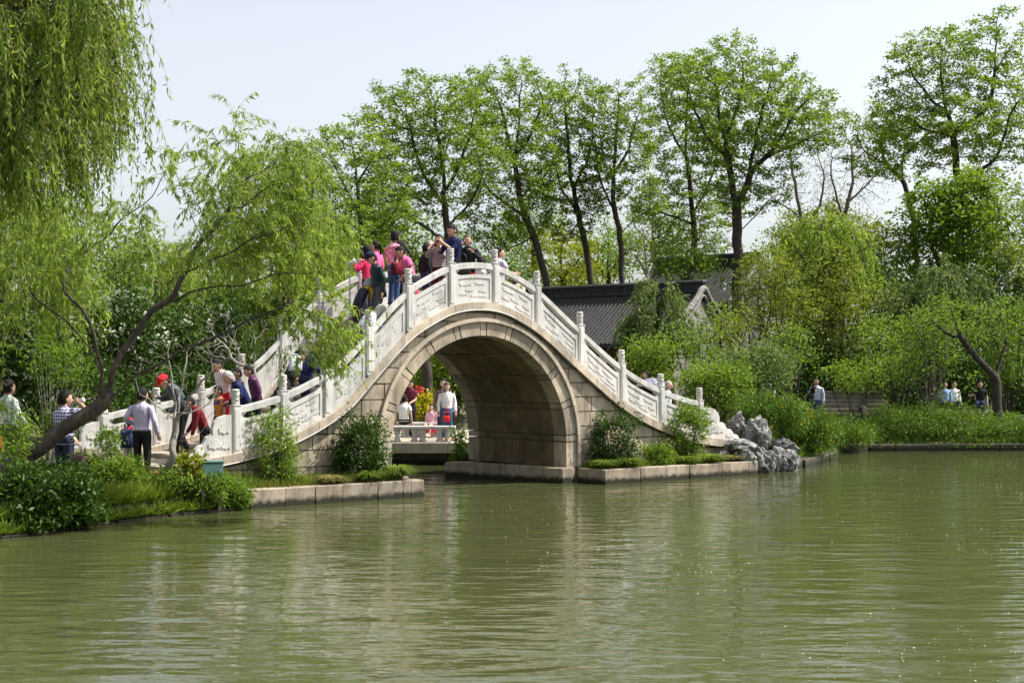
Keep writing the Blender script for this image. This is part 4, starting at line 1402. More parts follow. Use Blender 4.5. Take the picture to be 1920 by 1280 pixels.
qb('low fresh green weed at the foot of the right wall', 10.95, .45, .52, (.34, .26, .26), 50, 24, 245, M_LEAF_BRIGHT, L=.10)
G_G = 'arching clumps of lilyturf on the quays'
for i, (lab, u, d, r, h, n, m) in enumerate([
    ('arching grass clump at the end of the left quay', 3.45, .38, .40, .48, 520, M_GRASS), ('arching grass clump below the dense dark shrub', 2.75, .30, .36, .40, 420, M_GRASS), ('dry arching grass clump in the middle of the left quay', 1.9, .35, .36, .30, 320, M_GRASS_DRY),
    ('arching grass clump in the corner right of the arch', 9.15, .35, .34, .34, 380, M_GRASS), ('wide arching grass clump under the feathery shrub', 9.85, .33, .42, .38, 480, M_GRASS),
    ('arching grass clump below the upright bushy shrub', 11.75, .33, .40, .34, 420, M_GRASS), ('arching grass clump next to the rockery', 12.6, .36, .40, .34, 420, M_GRASS), ('low yellowish grass clump at the right end of the quay', 13.4, .36, .34, .28, 360, M_GRASS_DRY)]):
    p = E_(u, d)
    grass_clump('grass_clump', lab, (p.x, p.y, .30), r * 1.22, h * 1.15, int(n * 1.3), m, 250 + i, G_G, .013)
rng = np.random.default_rng(9)
for nm, u0, u1, seed, n in (('quay_grass', .15, 3.8, 1, 6500), ('quay_grass', 9.0, 13.9, 2, 6500)):
    u = rng.uniform(u0, u1, n); d = rng.uniform(.3, .98, n)
    xy = np.array([tuple(E_(a, b)[:2]) for a, b in zip(u, d)])
    o = blades(nm, 'short grass and moss filling the strip behind the %s quay' % ('left' if seed == 1 else 'right'), xy, .24, M_GRASS if seed == 2 else M_GRASS_DRY, 260 + seed, .009, .7)
u = rng.uniform(.1, 3.8, 5500); d = rng.uniform(.3, .98, 5500)
blades('quay_grass', 'fresh green blades among the dry grass of the left quay', np.array([tuple(E_(a, b)[:2]) for a, b in zip(u, d)]), .30, M_GRASS, 264, .009, .7)
# the grassy bank between the dark shrub and the quay
poly = [(-6.8, 23.0), (-5.85, 24.52), (-4.9, 25.62), (-5.0, 26.6), (-6.5, 26.0), (-7.6, 25.0), (-8.6, 23.4)]
blades('bank_grass', 'long fresh grass on the bank left of the quay', scatter(poly, 11000, rng), .42, M_GRASS, 271, .012, .65)
blades('bank_grass', 'leafy weeds among the long grass of the left bank', scatter(poly, 3500, rng), .20, M_COVER, 272, .022, 1.1)
poly = [(-8.2, 20.6), (-7.3, 21.7), (-6.8, 23.0), (-8.6, 23.4), (-7.6, 25.0), (-6.5, 26.2), (-12, 30), (-18, 26), (-14, 18)]
blades('bank_grass', 'low ground cover on the path side of the left bank', scatter(poly, 9000, rng), .22, M_COVER, 273, .024, .9)

shore_pts = [(-10.2, 17.2), (-7.74, 20.97), (-7.25, 21.67), (-6.84, 22.8), (-5.84, 24.5), (-4.86, 25.66)]
def along(pts, n, rng, lo, hi):
    pts = np.array(pts); seg = np.linalg.norm(np.diff(pts, axis=0), axis=1); cum = np.concatenate([[0], np.cumsum(seg)])
    t = rng.random(n) * cum[-1]; i = np.clip(np.searchsorted(cum, t) - 1, 0, len(seg) - 1)
    f = ((t - cum[i]) / seg[i])[:, None]; d = (pts[i + 1] - pts[i]) / seg[i][:, None]
    return pts[i] * (1 - f) + pts[i + 1] * f + np.column_stack([-d[:, 1], d[:, 0]]) * rng.uniform(lo, hi, (n, 1))
blades('bank_grass', 'grass hanging over the dark stones at the water line of the left bank', along(shore_pts, 9000, rng, .02, .62), .30, M_GRASS, 274, .011, 1.0, zmin=.05)
blades('bank_grass', 'dark weeds hanging over the stones at the water line of the left bank', along(shore_pts, 4200, rng, .04, .55), .20, M_COVER, 275, .026, 1.2, zmin=.06)

# ------------------------------------------------------------------ right bank planting
G_R = 'shrubs and small trees massed on the right bank'
def small_tree(lab, x, y, rx, ry, Y, leaf, seed, stems=4, n_attr=620, L=.14, Wd=.068, tuft=17, spread=.17, D=.22, r_base=.09, bark=None, foot=None, **k):
    """a many-stemmed small tree with a ragged crown"""
    rg = np.random.default_rng(seed)
    fy = y + ry + 40 if foot is None else foot
    polys = []
    for i in range(stems):
        ex = x + rx * (-.75 + 1.5 * (i + .5) / stems) + rg.normal() * rx * .1
        ey = y - ry * rg.uniform(.1, .6)
        x0 = x + rg.normal() * rx * .06
        polys.append([(x0, fy), (x0 + (ex - x0) * .35 + rg.normal() * rx * .05, fy + (ey - fy) * .4), (x0 + (ex - x0) * .75, fy + (ey - fy) * .75), (ex, ey)])
    ells = []
    for i in range(9):
        a = rg.uniform(0, 2 * np.pi); t = rg.uniform(.25, .78)
        q = rg.uniform(.26, .48)
        ells.append((x + rx * t * np.cos(a), y + ry * t * np.sin(a), rx * q, ry * q * rg.uniform(.7, 1.2)))
    ells.append((x, y, rx * .55, ry * .6))
    return tree('small_tree', lab, px_limbs(Y, polys, rg, .5), px_crown(Y, ells, .9), leaf, bark or M_BARK, seed, D=D, n_attr=n_attr, r_base=r_base, r_tip=.006, tuft=tuft, L=L, Wd=Wd, spread=spread, thr=2, di=3.0, dk=.34, group=G_R, **k)


small_tree('olive green small tree massed behind the two people in pale tops', 1450, 590, 95, 110, 54, M_LEAF_OLIVE, 401, 5, 1100)
small_tree('broad olive green small tree in the middle of the right bank', 1570, 600, 105, 135, 56, M_LEAF_OLIVE, 402, 6, 1300)
small_tree('tall fresh green broad-leaved tree above the right bank', 1805, 440, 135, 115, 62, M_LEAF_BRIGHT, 403, 5, 1100, L=.25, Wd=.15, spread=.26, D=.3, r_base=.16, foot=760)
small_tree('mid green small tree behind the stone steps', 1655, 650, 85, 85, 50.5, M_LEAF_MID, 404, 5, 900, foot=770)
small_tree('light green small tree with many upright stems right of the steps', 1745, 640, 78, 88, 49, M_LEAF_MID, 405, 6, 900, bark=M_BARKG, foot=780)
small_tree('green small tree behind the gnarled trunk at the far right', 1890, 640, 75, 95, 51, M_LEAF_MID, 406, 5, 900, foot=780)
pb('fresh green shrub with pale leaves above the heads of the strollers', 1415, 690, 62, 42, 44.5, 120, 34, M_LEAF_GREY, 407, L=.13, Wd=.07, clump=.2, group=G_R, base=(at(1430, 740, 45).x, 45.5, 1.0))
small_tree('low branching tree with fresh leaves in front of the steps', 1600, 700, 85, 34, 46.6, M_LEAF_BRIGHT, 408, 6, 500, foot=795, L=.13, Wd=.055)
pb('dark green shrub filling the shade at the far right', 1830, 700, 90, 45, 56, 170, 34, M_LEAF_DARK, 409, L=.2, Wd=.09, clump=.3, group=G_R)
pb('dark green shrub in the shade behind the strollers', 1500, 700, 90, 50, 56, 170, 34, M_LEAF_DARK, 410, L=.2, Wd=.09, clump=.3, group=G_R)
small_tree('fresh green small tree crowding the right end of the hall', 1300, 670, 64, 90, 43, M_LEAF_MID, 411, 5, 900, L=.12, Wd=.058, foot=780)
pb('dark leafy shrub beside the old man at the end of the railing', 1215, 690, 38, 50, 45, 120, 34, M_LEAF_MID, 412, L=.13, Wd=.06, clump=.2, group=G_R)
small_tree('olive small tree between the hall gable and the big olive mass', 1372, 628, 55, 66, 47, M_LEAF_OLIVE, 413, 4, 700, foot=780)
small_tree('olive small tree hiding the wall below the higher hall', 1420, 560, 68, 84, 55, M_LEAF_OLIVE, 422, 5, 900, foot=770)
small_tree('dense small tree at the foot of the low hall gable', 1345, 625, 48, 55, 50, M_LEAF_MID, 423, 4, 600, foot=775)
pb('green shrub just behind the drum stone of the right railing', 1350, 730, 60, 45, 41, 170, 36, M_LEAF_MID, 414, L=.12, Wd=.055, clump=.18, group=G_R)
small_tree('dusky tree under the far right tree', 1905, 530, 62, 75, 60, M_LEAF_OLIVE, 415, 4, 600, L=.18, Wd=.085, spread=.2, foot=760)
small_tree('fresh light green small tree left of the stone steps', 1490, 655, 62, 70, 49.5, M_LEAF_MID, 424, 5, 800, foot=775)
small_tree('light green sapling cluster over the stone steps, right side', 1690, 690, 62, 46, 47.6, M_LEAF_BRIGHT, 425, 5, 600, foot=795, L=.13, Wd=.055)
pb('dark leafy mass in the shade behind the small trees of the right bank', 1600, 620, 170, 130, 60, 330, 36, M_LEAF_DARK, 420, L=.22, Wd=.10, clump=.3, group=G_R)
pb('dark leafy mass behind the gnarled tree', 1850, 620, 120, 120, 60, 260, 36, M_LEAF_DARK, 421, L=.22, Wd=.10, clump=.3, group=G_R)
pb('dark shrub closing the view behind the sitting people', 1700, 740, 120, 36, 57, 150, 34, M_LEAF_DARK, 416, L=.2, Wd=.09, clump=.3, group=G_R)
small_tree('light olive tree top left of the fresh green tree', 1650, 480, 85, 95, 63, M_LEAF_OLIVE, 417, 5, 800, L=.18, Wd=.085, spread=.2, foot=760)
pb('yellowish shrub beneath the bare trees', 1530, 470, 62, 52, 66, 150, 36, M_LEAF_OLIVE, 418, L=.2, Wd=.09, clump=.34, group=G_R)
for i, (lab, Y, polys, ells, ns, lm) in enumerate([
    ('light green young willow in the middle of the right bank', 58, [[(1555, 760), (1550, 640), (1545, 520), (1540, 440)], [(1548, 560), (1600, 470)], [(1546, 540), (1490, 460)]], [(1545, 460, 70, 70), (1590, 500, 60, 60), (1500, 510, 50, 60)], 520, M_LEAF_WILLOW),
    ('grey green drooping tree before the fresh green tree on the right', 54, [[(1745, 760), (1745, 660), (1760, 560)], [(1747, 640), (1800, 560)], [(1745, 640), (1710, 570)]], [(1775, 545, 75, 55), (1720, 570, 45, 45)], 480, M_LEAF_GREY),
    ('grey green tree with drooping tips in front of the low hall', 47, [[(1258, 760), (1256, 690), (1254, 610), (1240, 540)], [(1255, 640), (1272, 590)], [(1255, 660), (1215, 600)]], [(1240, 540, 24, 26), (1258, 610, 34, 40), (1222, 600, 34, 48)], 420, M_LEAF_GREY)]):
    willow('drooping_tree', lab, px_limbs(Y, polys, rw), px_crown(Y, ells), lm, M_BARK, 430 + i * 3, .34, 380, .16, .007, ns, (.6, 1.5), 26, .19, .06, .25, .3, 4, (0, 0, 0), 0, 4.0, .5)
tree('gnarled_tree', 'gnarled dark leaning tree at the far right of the bank', px_limbs(47, [[(1880, 810), (1872, 760), (1870, 705), (1830, 670), (1800, 640), (1792, 600), (1770, 560)], [(1870, 705), (1885, 660), (1890, 610)], [(1800, 640), (1760, 620), (1745, 590)]], rw, .4),
     px_crown(47, [(1800, 600, 60, 45), (1880, 600, 45, 45), (1745, 600, 35, 35)]), M_LEAF_MID, M_BARK, 440, D=.25, n_attr=420, r_base=.16, r_tip=.008, tuft=14, L=.15, Wd=.07, spread=.2, dk=.45)
# slanting poles of a thicket right of the steps
tree('thicket_tree', 'thicket of thin slanting grey stems right of the steps', px_limbs(48.5, [[(1735, 800), (1738, 740), (1735, 680), (1730, 620)], [(1737, 790), (1715, 720), (1700, 650)], [(1737, 790), (1765, 720), (1775, 650)], [(1737, 795), (1800, 740), (1840, 700)], [(1736, 780), (1748, 700), (1752, 640)]], rw, .4),
     px_crown(48.5, [(1735, 630, 60, 45)]), M_LEAF_MID, M_BARKG, 441, D=.25, n_attr=220, r_base=.10, r_tip=.008, tuft=10, L=.15, Wd=.07, spread=.2, dk=.45)

pb('dark leafy shrub at the right edge beyond the gnarled tree', 1945, 745, 60, 55, 52, 150, 36, M_LEAF_DARK, 419, L=.16, Wd=.075, clump=.22, group=G_R)
YF = lambda n: (M_YELLOW_FLOWER, n, .05)
G_J = 'arching mounds of green shrub with yellow flowers along the water'
def mound(lab, x, y, rx, ry, Y, n, seed, leaf=M_COVER, fl=10, per=34):
    pb(lab, x, y, rx, ry, Y, n, per, leaf, seed, L=.10, Wd=.035, clump=.16, stems=8, flowers=YF(fl), group=G_J, low=-.4, droop=.35, name='flowering_shrub', stem_r=.008)
mound('mound of arching green shoots with yellow flowers behind the rockery', 1440, 785, 62, 46, 37.5, 230, 451, fl=26)
mound('green shoots with yellow flowers trailing into the water right of the rockery', 1515, 815, 48, 42, 38.6, 210, 452, fl=40)
mound('green mound at the corner where the bank turns', 1575, 818, 60, 24, 43.8, 150, 453)
mound('wide green mound in the middle of the far bank', 1700, 800, 75, 34, 46, 200, 454)
mound('green mound below the thicket', 1790, 802, 70, 34, 46, 200, 455)
mound('low green mound at the far right edge of the bank', 1885, 812, 60, 26, 46, 140, 456, fl=3)
mound('low green growth between two mounds on the far bank', 1640, 818, 45, 16, 45.8, 90, 457, fl=3)
rng = np.random.default_rng(19)
blades('bank_cover', 'weeds hanging over the mossy wall of the far right bank', along([(7.2, 36.0), (9.4, 40.0), (10.1, 43.4), (11.5, 44.6), (17, 44.8), (28, 45.8)], 5000, rng, .03, .55), .24, M_COVER, 463, .03, 1.2, zmin=.1)
poly = [(9.4, 38.5), (10.4, 43.9), (12, 45.0), (17, 45.2), (26, 46.2), (26, 50), (8, 50), (6.5, 38)]
blades('bank_cover', 'green ground cover along the far right bank', scatter(poly, 9000, rng), .26, M_COVER, 461, .03, .9)
poly = [(5.2, 35.4), (6.5, 36.5), (8, 50), (2, 50), (1, 36.5)]
blades('bank_cover', 'green ground cover behind the right end of the bridge', scatter(poly, 4500, rng), .22, M_COVER, 462, .03, .9)

# ------------------------------------------------------------------ bank edges
def edge(lab, pts, z1, seed, mat, lens, thick=.4):
    o = empty('bank_wall', (pts[0][0], pts[0][1], 0), 0, lab, 'bank wall')
    under(o, lambda: block_run('bank_stone', pts, -.6, z1, thick, lens, mat, o, .05, .02))
edge('low dark stones edging the left bank at the water line', [(-12, 15.0), (-10.2, 17.2), (-7.74, 20.97), (-7.25, 21.67), (-6.84, 22.8), (-5.84, 24.5), (-4.86, 25.66)], .045, 1, M_DARKROCK, [.5, .8, .35, .6])
edge('mossy stone wall edging the far right bank', [(6.4, 35.75), (7.4, 36.1), (9.4, 40.0), (10.1, 43.4), (11.5, 44.6), (17, 44.8), (28, 45.8)], .22, 2, M_DARKROCK, [.8, 1.2, .6, .9])

# ------------------------------------------------------------------ rockery
from mathutils import noise as mnoise
def rock(lab, x0, y0, x1, y1, Y, seed, depth=1.0, mat=None, rot=0.0, pits=.5):
    s = Y / FPX
    c = at((x0 + x1) / 2, (y0 + y1) / 2, Y)
    rx, rz = (x1 - x0) / 2 * s, (y1 - y0) / 2 * s
    bm = bmesh.new(); bmesh.ops.create_icosphere(bm, subdivisions=5, radius=1)
    o3 = Vector((seed * 7.3, seed * 3.1, seed * 1.7))
    for v in bm.verts:
        p = v.co.copy()
        n1 = mnoise.fractal(p * 1.1 + o3, 1.0, 2.0, 3)
        rid = 1 - abs(mnoise.noise(p * 2.3 + o3 * 2)) * 2
        rid2 = 1 - abs(mnoise.noise(p * 5.1 + o3)) * 2
        cell = mnoise.cell(p * 1.4 + o3)
        pit = max(0, mnoise.noise(p * 3.1 + o3 * 1.5) - .12) * pits
        rm = mnoise.ridged_multi_fractal(p * 1.5 + o3, .9, 2.1, 5, 1.0, 2.0)
        k = .82 + .34 * n1 + .13 * rm - .10 * max(rid - .5, 0) * 2 - pit * .8 + .07 * cell
        v.co = Vector((p.x * rx * k, p.y * rx * depth * k, p.z * rz * k))
    me = bpy.data.meshes.new('rock'); bm.to_mesh(me); bm.free()
    o = link_mesh('rock', me, mat or M_LIMESTONE, None, True)
    o.location = c; o.rotation_euler = (0, 0, rot)
    tag(o, lab, 'rock', 'weathered limestone rocks of the rockery')
rock('tall rounded grey rock, highest of the rockery', 1394, 782, 1450, 846, 35.9, 1, .8)
rock('flat grey slab lying below the drum stone', 1364, 822, 1416, 846, 34.6, 2, 1.0, pits=.2)
rock('white pointed rock next to the end of the right quay', 1382, 836, 1418, 880, 34.4, 3, .8, pits=.25)
rock('black and white pitted rock at the water below the tall rock', 1406, 836, 1456, 894, 34.9, 4, .8, pits=.9)
rock('grey leaning rock at the water, next to last on the right', 1442, 838, 1476, 892, 35.4, 5, .8, rot=.4, pits=.7)
rock('grey rock farthest right, foot in the water', 1464, 846, 1500, 892, 35.7, 6, .9, pits=.6)
rock('small dark rock beneath the flat slab', 1358, 824, 1380, 852, 34.9, 7, 1.0)
rock('small pale rock in the grass behind the quay', 1346, 846, 1370, 864, 34.5, 8, 1.0)
rock('dark rock behind the drum stone', 1366, 776, 1402, 822, 36.8, 9, 1.0)
rock('dark rock low behind the rockery under the yellow flowers', 1448, 822, 1494, 852, 36.8, 10, 1.0)

# ------------------------------------------------------------------ tiled halls
def hall(lab, R, Z_r, drop, run, length, zg, seed):
    """R: world (x, y) under the right end of the ridge; the ridge runs back to the left"""
    rz = math.atan2(.6, -.8)                       # local x: along the ridge, away to the left
    o = empty('tiled_hall', (R[0], R[1], zg), rz, lab, 'hall')
    h = Z_r - zg
    def slope(t, side):                             # t 0 ridge .. 1 eave, slightly hollow
        z = h - drop * (t ** .86) - .0
        if t > .8: z += (t - .8) ** 2 * .9
        return side * run * t, z
    for side in (1, -1):
        m = MB(); K = 10
        prof = [slope(k / K, side) for k in range(K + 1)]
        vs = []
        for x in (0.0, length):
            for y, z in prof: vs.append((x, y, z))
            for y, z in prof: vs.append((x, y, z - .14))
        n = K + 1; fs = []
        for k in range(K):
            fs += [(k, k + 1, 2 * n + k + 1, 2 * n + k), (n + k, 2 * n + n + k, 2 * n + n + k + 1, n + k + 1), (k, n + k, n + k + 1, k + 1), (2*n + k, 2*n + k + 1, 3*n + k + 1, 3*n + k)]
        fs.append((K, n + K, 3 * n + K, 2 * n + K))
        m.add(vs, fs); m.build('roof_slope', M_TILE, o)
        rows_ = int(length / .21); paths = []
        rg = np.random.default_rng(seed)
        for i in range(rows_):
            x = .12 + i * .21
            pts, rad = [], []
            for k in range(0, 33):
                t = .03 + .985 * k / 32
                y, z = slope(min(t, 1.0), side); 
                if t > 1: y += side * (t - 1) * run
                pts.append((x + rg.normal() * .009, y, z + .012 + rg.normal() * .006)); rad.append(.058 + (.010 if k % 2 else 0) + rg.normal() * .002)
            paths.append((np.array(pts), np.array(rad), 6))
        tv, tq = tube_arrays(paths)
        t_ = link_mesh('roof_tiles', np_mesh('roof_tiles', tv, tq), M_TILE, o, False); t_['kind'] = 'stuff'
    # ridge: openwork band between two courses and a cap
    m = MB()
    m.box((-.05, -.13, h - .04), (length + .05, .13, h + .10)); m.box((-.05, -.09, h + .10), (length + .05, .09, h + .36)); m.box((-.08, -.15, h + .36), (length + .08, .15, h + .44))
    for k in range(int(length / .16)):
        m.box((.05 + k * .16, -.115, h + .13 + .05 * (k % 2)), (.13 + k * .16, .115, h + .33))
    m.build('roof_ridge', M_TILE, o)
    MB().box((-.09, -.155, h + .44), (length + .09, .155, h + .50)).build('ridge_cap', M_RIDGE, o)
    # barge ridges rolled over the gable ends
    for x0, nm in ((-.02, 0), (length + .02, 1)):
        m = MB(); pts = []
        for k in range(0, 13):
            t = 1 - k / 12 * .88
            y, z = slope(t, 1); pts.append((x0, y, z + .16))
        for a in np.linspace(0, 1, 9)[1:-1]:
            y0, z0 = slope(.12, 1); y1, z1 = slope(.12, -1)
            pts.append((x0, y0 + (y1 - y0) * a, z0 + .16 + math.sin(math.pi * a) * (.34)))
        for k in range(0, 13):
            t = .12 + k / 12 * .88
            y, z = slope(t, -1); pts.append((x0, y, z + .16))
        m.tube(pts, .15, 8)
        m.build('barge_ridge', M_RIDGE, o, True)
        m = MB(); pts2 = [(x, y, z - .30) for x, y, z in pts]
        m.tube(pts2, .07, 6); m.build('barge_moulding', M_GABLE, o, True)
        sg = 1 if nm == 0 else -1
        poly = [slope(t, 1) for t in (.92, .7, .5, .3, .1)] + [slope(t, -1) for t in (.1, .3, .5, .7, .92)] + [(-run * .80, 0), (run * .80, 0)]
        poly = [(y, z - .10 if z > .2 else z) for y, z in poly]
        a, b = sorted((x0 + sg * .10, x0 + sg * .34))
        MB().prism(poly, a, b, 'yz').build('gable_wall', M_GABLE, o)
    # front and rear walls: dark timber bays between columns under the eaves
    he = h - drop
    for side in (1, -1):
        y = side * run * .74
        MB().box((.3, min(y, y - side * .12), 0), (length - .3, max(y, y - side * .12), he + .55)).build('timber_wall', M_DARKWOOD, o)
        nb = int(length / 1.6)
        for k in range(nb + 1):
            x = .4 + (length - .8) * k / nb
            MB().lathe([(.14, 0), (.14, he + .2)], 10, Matrix.Translation((x, y + side * .14, 0))).build('column', M_DARKWOOD, o, True)
        for k in range(nb):
            xa, xb = .4 + (length - .8) * k / nb + .2, .4 + (length - .8) * (k + 1) / nb - .2
            m = MB()
            for j in range(7):
                x = xa + (xb - xa) * j / 6
                m.box((x - .018, min(y, y + side * .05), .9), (x + .018, max(y, y + side * .05), he - .25))
            for z in (.9, 1.5, he - .8, he - .25):
                m.box((xa, min(y + side * .003, y + side * .046), z - .02), (xb, max(y + side * .003, y + side * .046), z + .02))
            m.build('window_lattice', M_REDWOOD, o)
        MB().box((.1, min(side * run * .93, side * run * .97), he - .02), (length - .1, max(side * run * .93, side * run * .97), he + .10)).build('eave_board', M_DARKWOOD, o)
        MB().box((.2, min(y + side * .1, y + side * .22), he - .1), (length - .2, max(y + side * .1, y + side * .22), he + .18)).build('beam', M_REDWOOD, o)
    return o
Rr = at(1318, 538, 60)
hall('low hall with dark grey tiled roof and pale rolled gable behind the bridge', (Rr.x, Rr.y), 6.05, 2.35, 3.3, 12.5, 1.2, 3)
Rr = at(1424, 470, 77)
hall('higher hall with a dark tiled roof seen through the largest tree', (Rr.x, Rr.y), 8.75, 2.7, 3.7, 6.6, 1.8, 4)

# ------------------------------------------------------------------ terrace seen through the arch
ter = empty('stone_terrace', (-4, 38, 0), 0, 'stone paved terrace over the water seen through the arch', 'terrace')
def _ter():
    rg = random.Random(8)
    x = -9.3
    while x < 1.2:
        w = rg.uniform(.9, 1.5)
        MB().box((x, 37.75 + rg.uniform(-.01, .01), .33), (min(x + w, 1.3) - .008, 38.5, .62), ch=.01).build('edge_stone', M_PAVE, ter)
        y = 38.508
        while y < 46:
            d = 1.1
            MB().box((x, y, .42), (min(x + w, 1.3) - .008, y + d - .008, .62 + rg.uniform(-.004, .004)), ch=.008).build('paving_slab', M_PAVE, ter)
            y += d
        x += w
    MB().box((-9.2, 38.15, -.6), (1.2, 38.6, .34)).build('terrace_wall', M_DARKROCK, ter)
under(ter, _ter)
def bench(lab, x0, x1, y, z):
    o = empty('stone_bench', ((x0 + x1) / 2, y, z), 0, lab, 'bench', 'stone benches on the terrace')
    L_ = x1 - x0
    MB().box((-L_ / 2, -.19, .36), (L_ / 2, .19, .44), ch=.012).build('seat', M_MARBLE, o)
    n = 6
    for k in range(n):
        x = -L_ / 2 + .16 + (L_ - .32) * (k + (.18 if k % 2 == 0 else -.18)) / (n - 1)
        prof = [(.10, 0), (.105, .03), (.075, .08), (.062, .16), (.075, .25), (.10, .31), (.105, .36)]
        MB().lathe(prof, 8, Matrix.Translation((x, 0, 0))).build('baluster_leg', M_MARBLE, o, True)
bench('long white stone bench on baluster legs at the edge of the terrace', -3.6, -1.55, 38.15, .62)
bench('white stone bench standing deeper on the terrace', -3.4, -2.0, 41.0, .62)
pb('bush covered with yellow blossom on the terrace seen through the arch', 796, 765, 18, 26, 43.5, 40, 26, M_LEAF_YELLOW, 471, L=.12, Wd=.06, clump=.14, flowers=(M_YELLOW_FLOWER, 120, .09), stems=4)
pb('red flowering plant behind the yellow bush seen through the arch', 784, 735, 7, 9, 45, 9, 14, M_RED_FLOWER, 472, L=.07, Wd=.06, clump=.05, stems=3)
tree('terrace_tree', 'dark tree trunk standing on the terrace seen through the arch', px_limbs(45.5, [[(806, 800), (803, 740), (798, 690), (790, 620), (780, 540)], [(798, 690), (815, 600)], [(790, 620), (750, 560)]], rw, .3), px_crown(45.5, [(785, 560, 70, 50), (830, 590, 40, 40)]), M_LEAF_MID, M_BARK, 473, D=.35, n_attr=260, r_base=.17, r_tip=.01, tuft=18, L=.2, Wd=.1, spread=.28, dk=.6)
pb('dark shrub closing the view through the arch', 790, 720, 70, 70, 52, 190, 34, M_LEAF_DARK, 474, L=.2, Wd=.09, clump=.28)
pb('mid green shrub at the back of the terrace', 850, 700, 60, 70, 50, 150, 34, M_LEAF_MID, 475, L=.2, Wd=.09, clump=.28)
pb('drooping green plant hanging over the far corner of the vault', 858, 838, 10, 30, 35.6, 26, 24, M_LEAF_MID, 476, L=.12, Wd=.04, clump=.08, stems=2, base=(at(862, 850, 35.6).x, 35.6, .25))

# ------------------------------------------------------------------ steps on the right bank
M_STEPS = stone_mat('shade_toned_step_stone', (.20, .18, .145), (.09, .085, .065), .85, .15, .5, .12, .4, (.04, .04, .03))  # darker stone: the shade lying on the steps is put into its colour
st = empty('stone_stairs', tuple(at(1600, 775, 49)), 0, 'broad stone steps on the right bank between the shrubs', 'stairs')
def _st():
    x0, x1 = at(1538, 0, 49).x, at(1675, 0, 49).x
    for k in range(6):
        MB().box((x0, 49 + k * .36, .5), (x1, 49 + k * .36 + .40, 1.10 + k * .15), ch=.01).build('stair_step', M_STEPS, st)
under(st, _st)

# ------------------------------------------------------------------ small things
M_GREENBOX = plain_mat('dull_green_painted_metal', (.085, .175, .165), .45, .12, 5, .4)
M_STEEL = plain_mat('grey_metal', (.35, .35, .34), .4, .1, 5, .5, 0, .6)
p = at(396, 884, 25.15)
gb = empty('utility_box', (p.x, p.y, gz(p.x, p.y)), R(18), 'dull green metal utility box standing in the weeds at the near end of the railing', 'utility box')
zb = p.z - gz(p.x, p.y)
MB().box((-.20, -.13, zb - .17), (.20, .13, zb + .17), ch=.01).build('body', M_GREENBOX, gb)
MB().box((-.185, -.142, zb - .155), (.185, -.131, zb + .145), ch=.004).build('door', M_GREENBOX, gb)
MB().box((-.22, -.15, zb + .172), (.22, .15, zb + .20), ch=.006).build('lid', M_GREENBOX, gb)
MB().box((.13, -.160, zb - .02), (.155, -.143, zb + .05), ch=.003).build('handle', M_STEEL, gb)
for dx in (-.15, .15): MB().box((dx - .025, -.06, -.05), (dx + .025, .06, zb - .171)).build('leg', M_STEEL, gb)
p = at(320, 862, 25.6)
sb = empty('wooden_stool', (p.x, p.y, gz(p.x, p.y)), R(25), 'small reddish brown wooden bench at the foot of the stairs', 'bench')
for k in range(3): MB().box((-.36, -.16 + k * .112, .33), (.36, -.06 + k * .112, .37), ch=.006).build('slat', M_REDWOOD, sb)
for dx in (-.3, .3):
    for dy in (-.13, .13): MB().box((dx - .025, dy - .025, -.04), (dx + .025, dy + .025, .328)).build('leg', M_REDWOOD, sb)
MB().box((-.28, -.015, .12), (.28, .015, .16)).build('stretcher', M_REDWOOD, sb)
u_ = on_bridge(656, 3.2); p = bw(u_, 3.2, deck(u_))
top = EYE + (HORIZON - 492) * p.y / FPX - p.z
lp = empty('loudspeaker_post', tuple(p), 0, 'thin post with a small pale loudspeaker behind the grey haired woman', 'post')
MB().tube([(0, 0, 0), (0, 0, top - .05)], .018, 8).build('pole', M_STEEL, lp)
MB().box((-.10, -.05, top - .06), (.08, .05, top + .02), Matrix.Rotation(R(-18), 4, 'Y') @ Matrix.Translation((.06 * 0, 0, 0)), ch=.012).build('speaker', M_CONDUIT, lp) if False else MB().lathe([(.03, -.10), (.035, -.02), (.055, .05), (.075, .10), (.06, .10)], 10, Matrix.Translation((.04, 0, top)) @ Matrix.Rotation(R(70), 4, 'Y')).build('speaker', M_CONDUIT, lp, True)
p = at(1617, 795, 46.2)
g0 = gz(p.x, p.y)
o = MB().loft([[(math.cos(t) * r_ * (1 + .12 * math.sin(3 * t)), math.sin(t) * r_, z) for t in np.linspace(0, 2 * math.pi, 13)[:-1]] for r_, z in ((.16, -.1), (.125, .15), (.115, .6), (.125, 1.0), (.09, 1.03))]).build('tree_stump', M_BARK, None, True)
o.location = (p.x, p.y, g0); tag(o, 'short dark stump standing in front of the stone steps', 'stump')

# small white flakes scattered over the water at the right
rng = np.random.default_rng(88)
n = 3200
yy = 9 + 33 * rng.random(n) ** .8
xx = (rng.uniform(900, 1960, n) - 960) / FPX * yy
k = (np.sin(xx * .9 + yy * .35) + np.sin(yy * .8 - xx * .3) + rng.normal(size=n) * .7) > .75
xy = np.column_stack([xx, yy])[k]; xy = xy[shore_dist(xy) < -.3]
b = np.column_stack([xy, np.full(len(xy), .012)])
a = rng.random(len(xy)) * 6.3
v, q = leaf_arrays(b, np.column_stack([np.cos(a), np.sin(a), np.zeros(len(a))]), rng.uniform(.008, .022, len(a)) * (.5 + yy[k][:len(a)] / 40), rng.uniform(.007, .017, len(a)) * (.5 + yy[k][:len(a)] / 40), rng, 6, .3)
tag(link_mesh('water_specks', np_mesh('water_specks', v, q), M_WHITE_FLOWER), 'white specks scattered on the water at the right', kind='stuff')

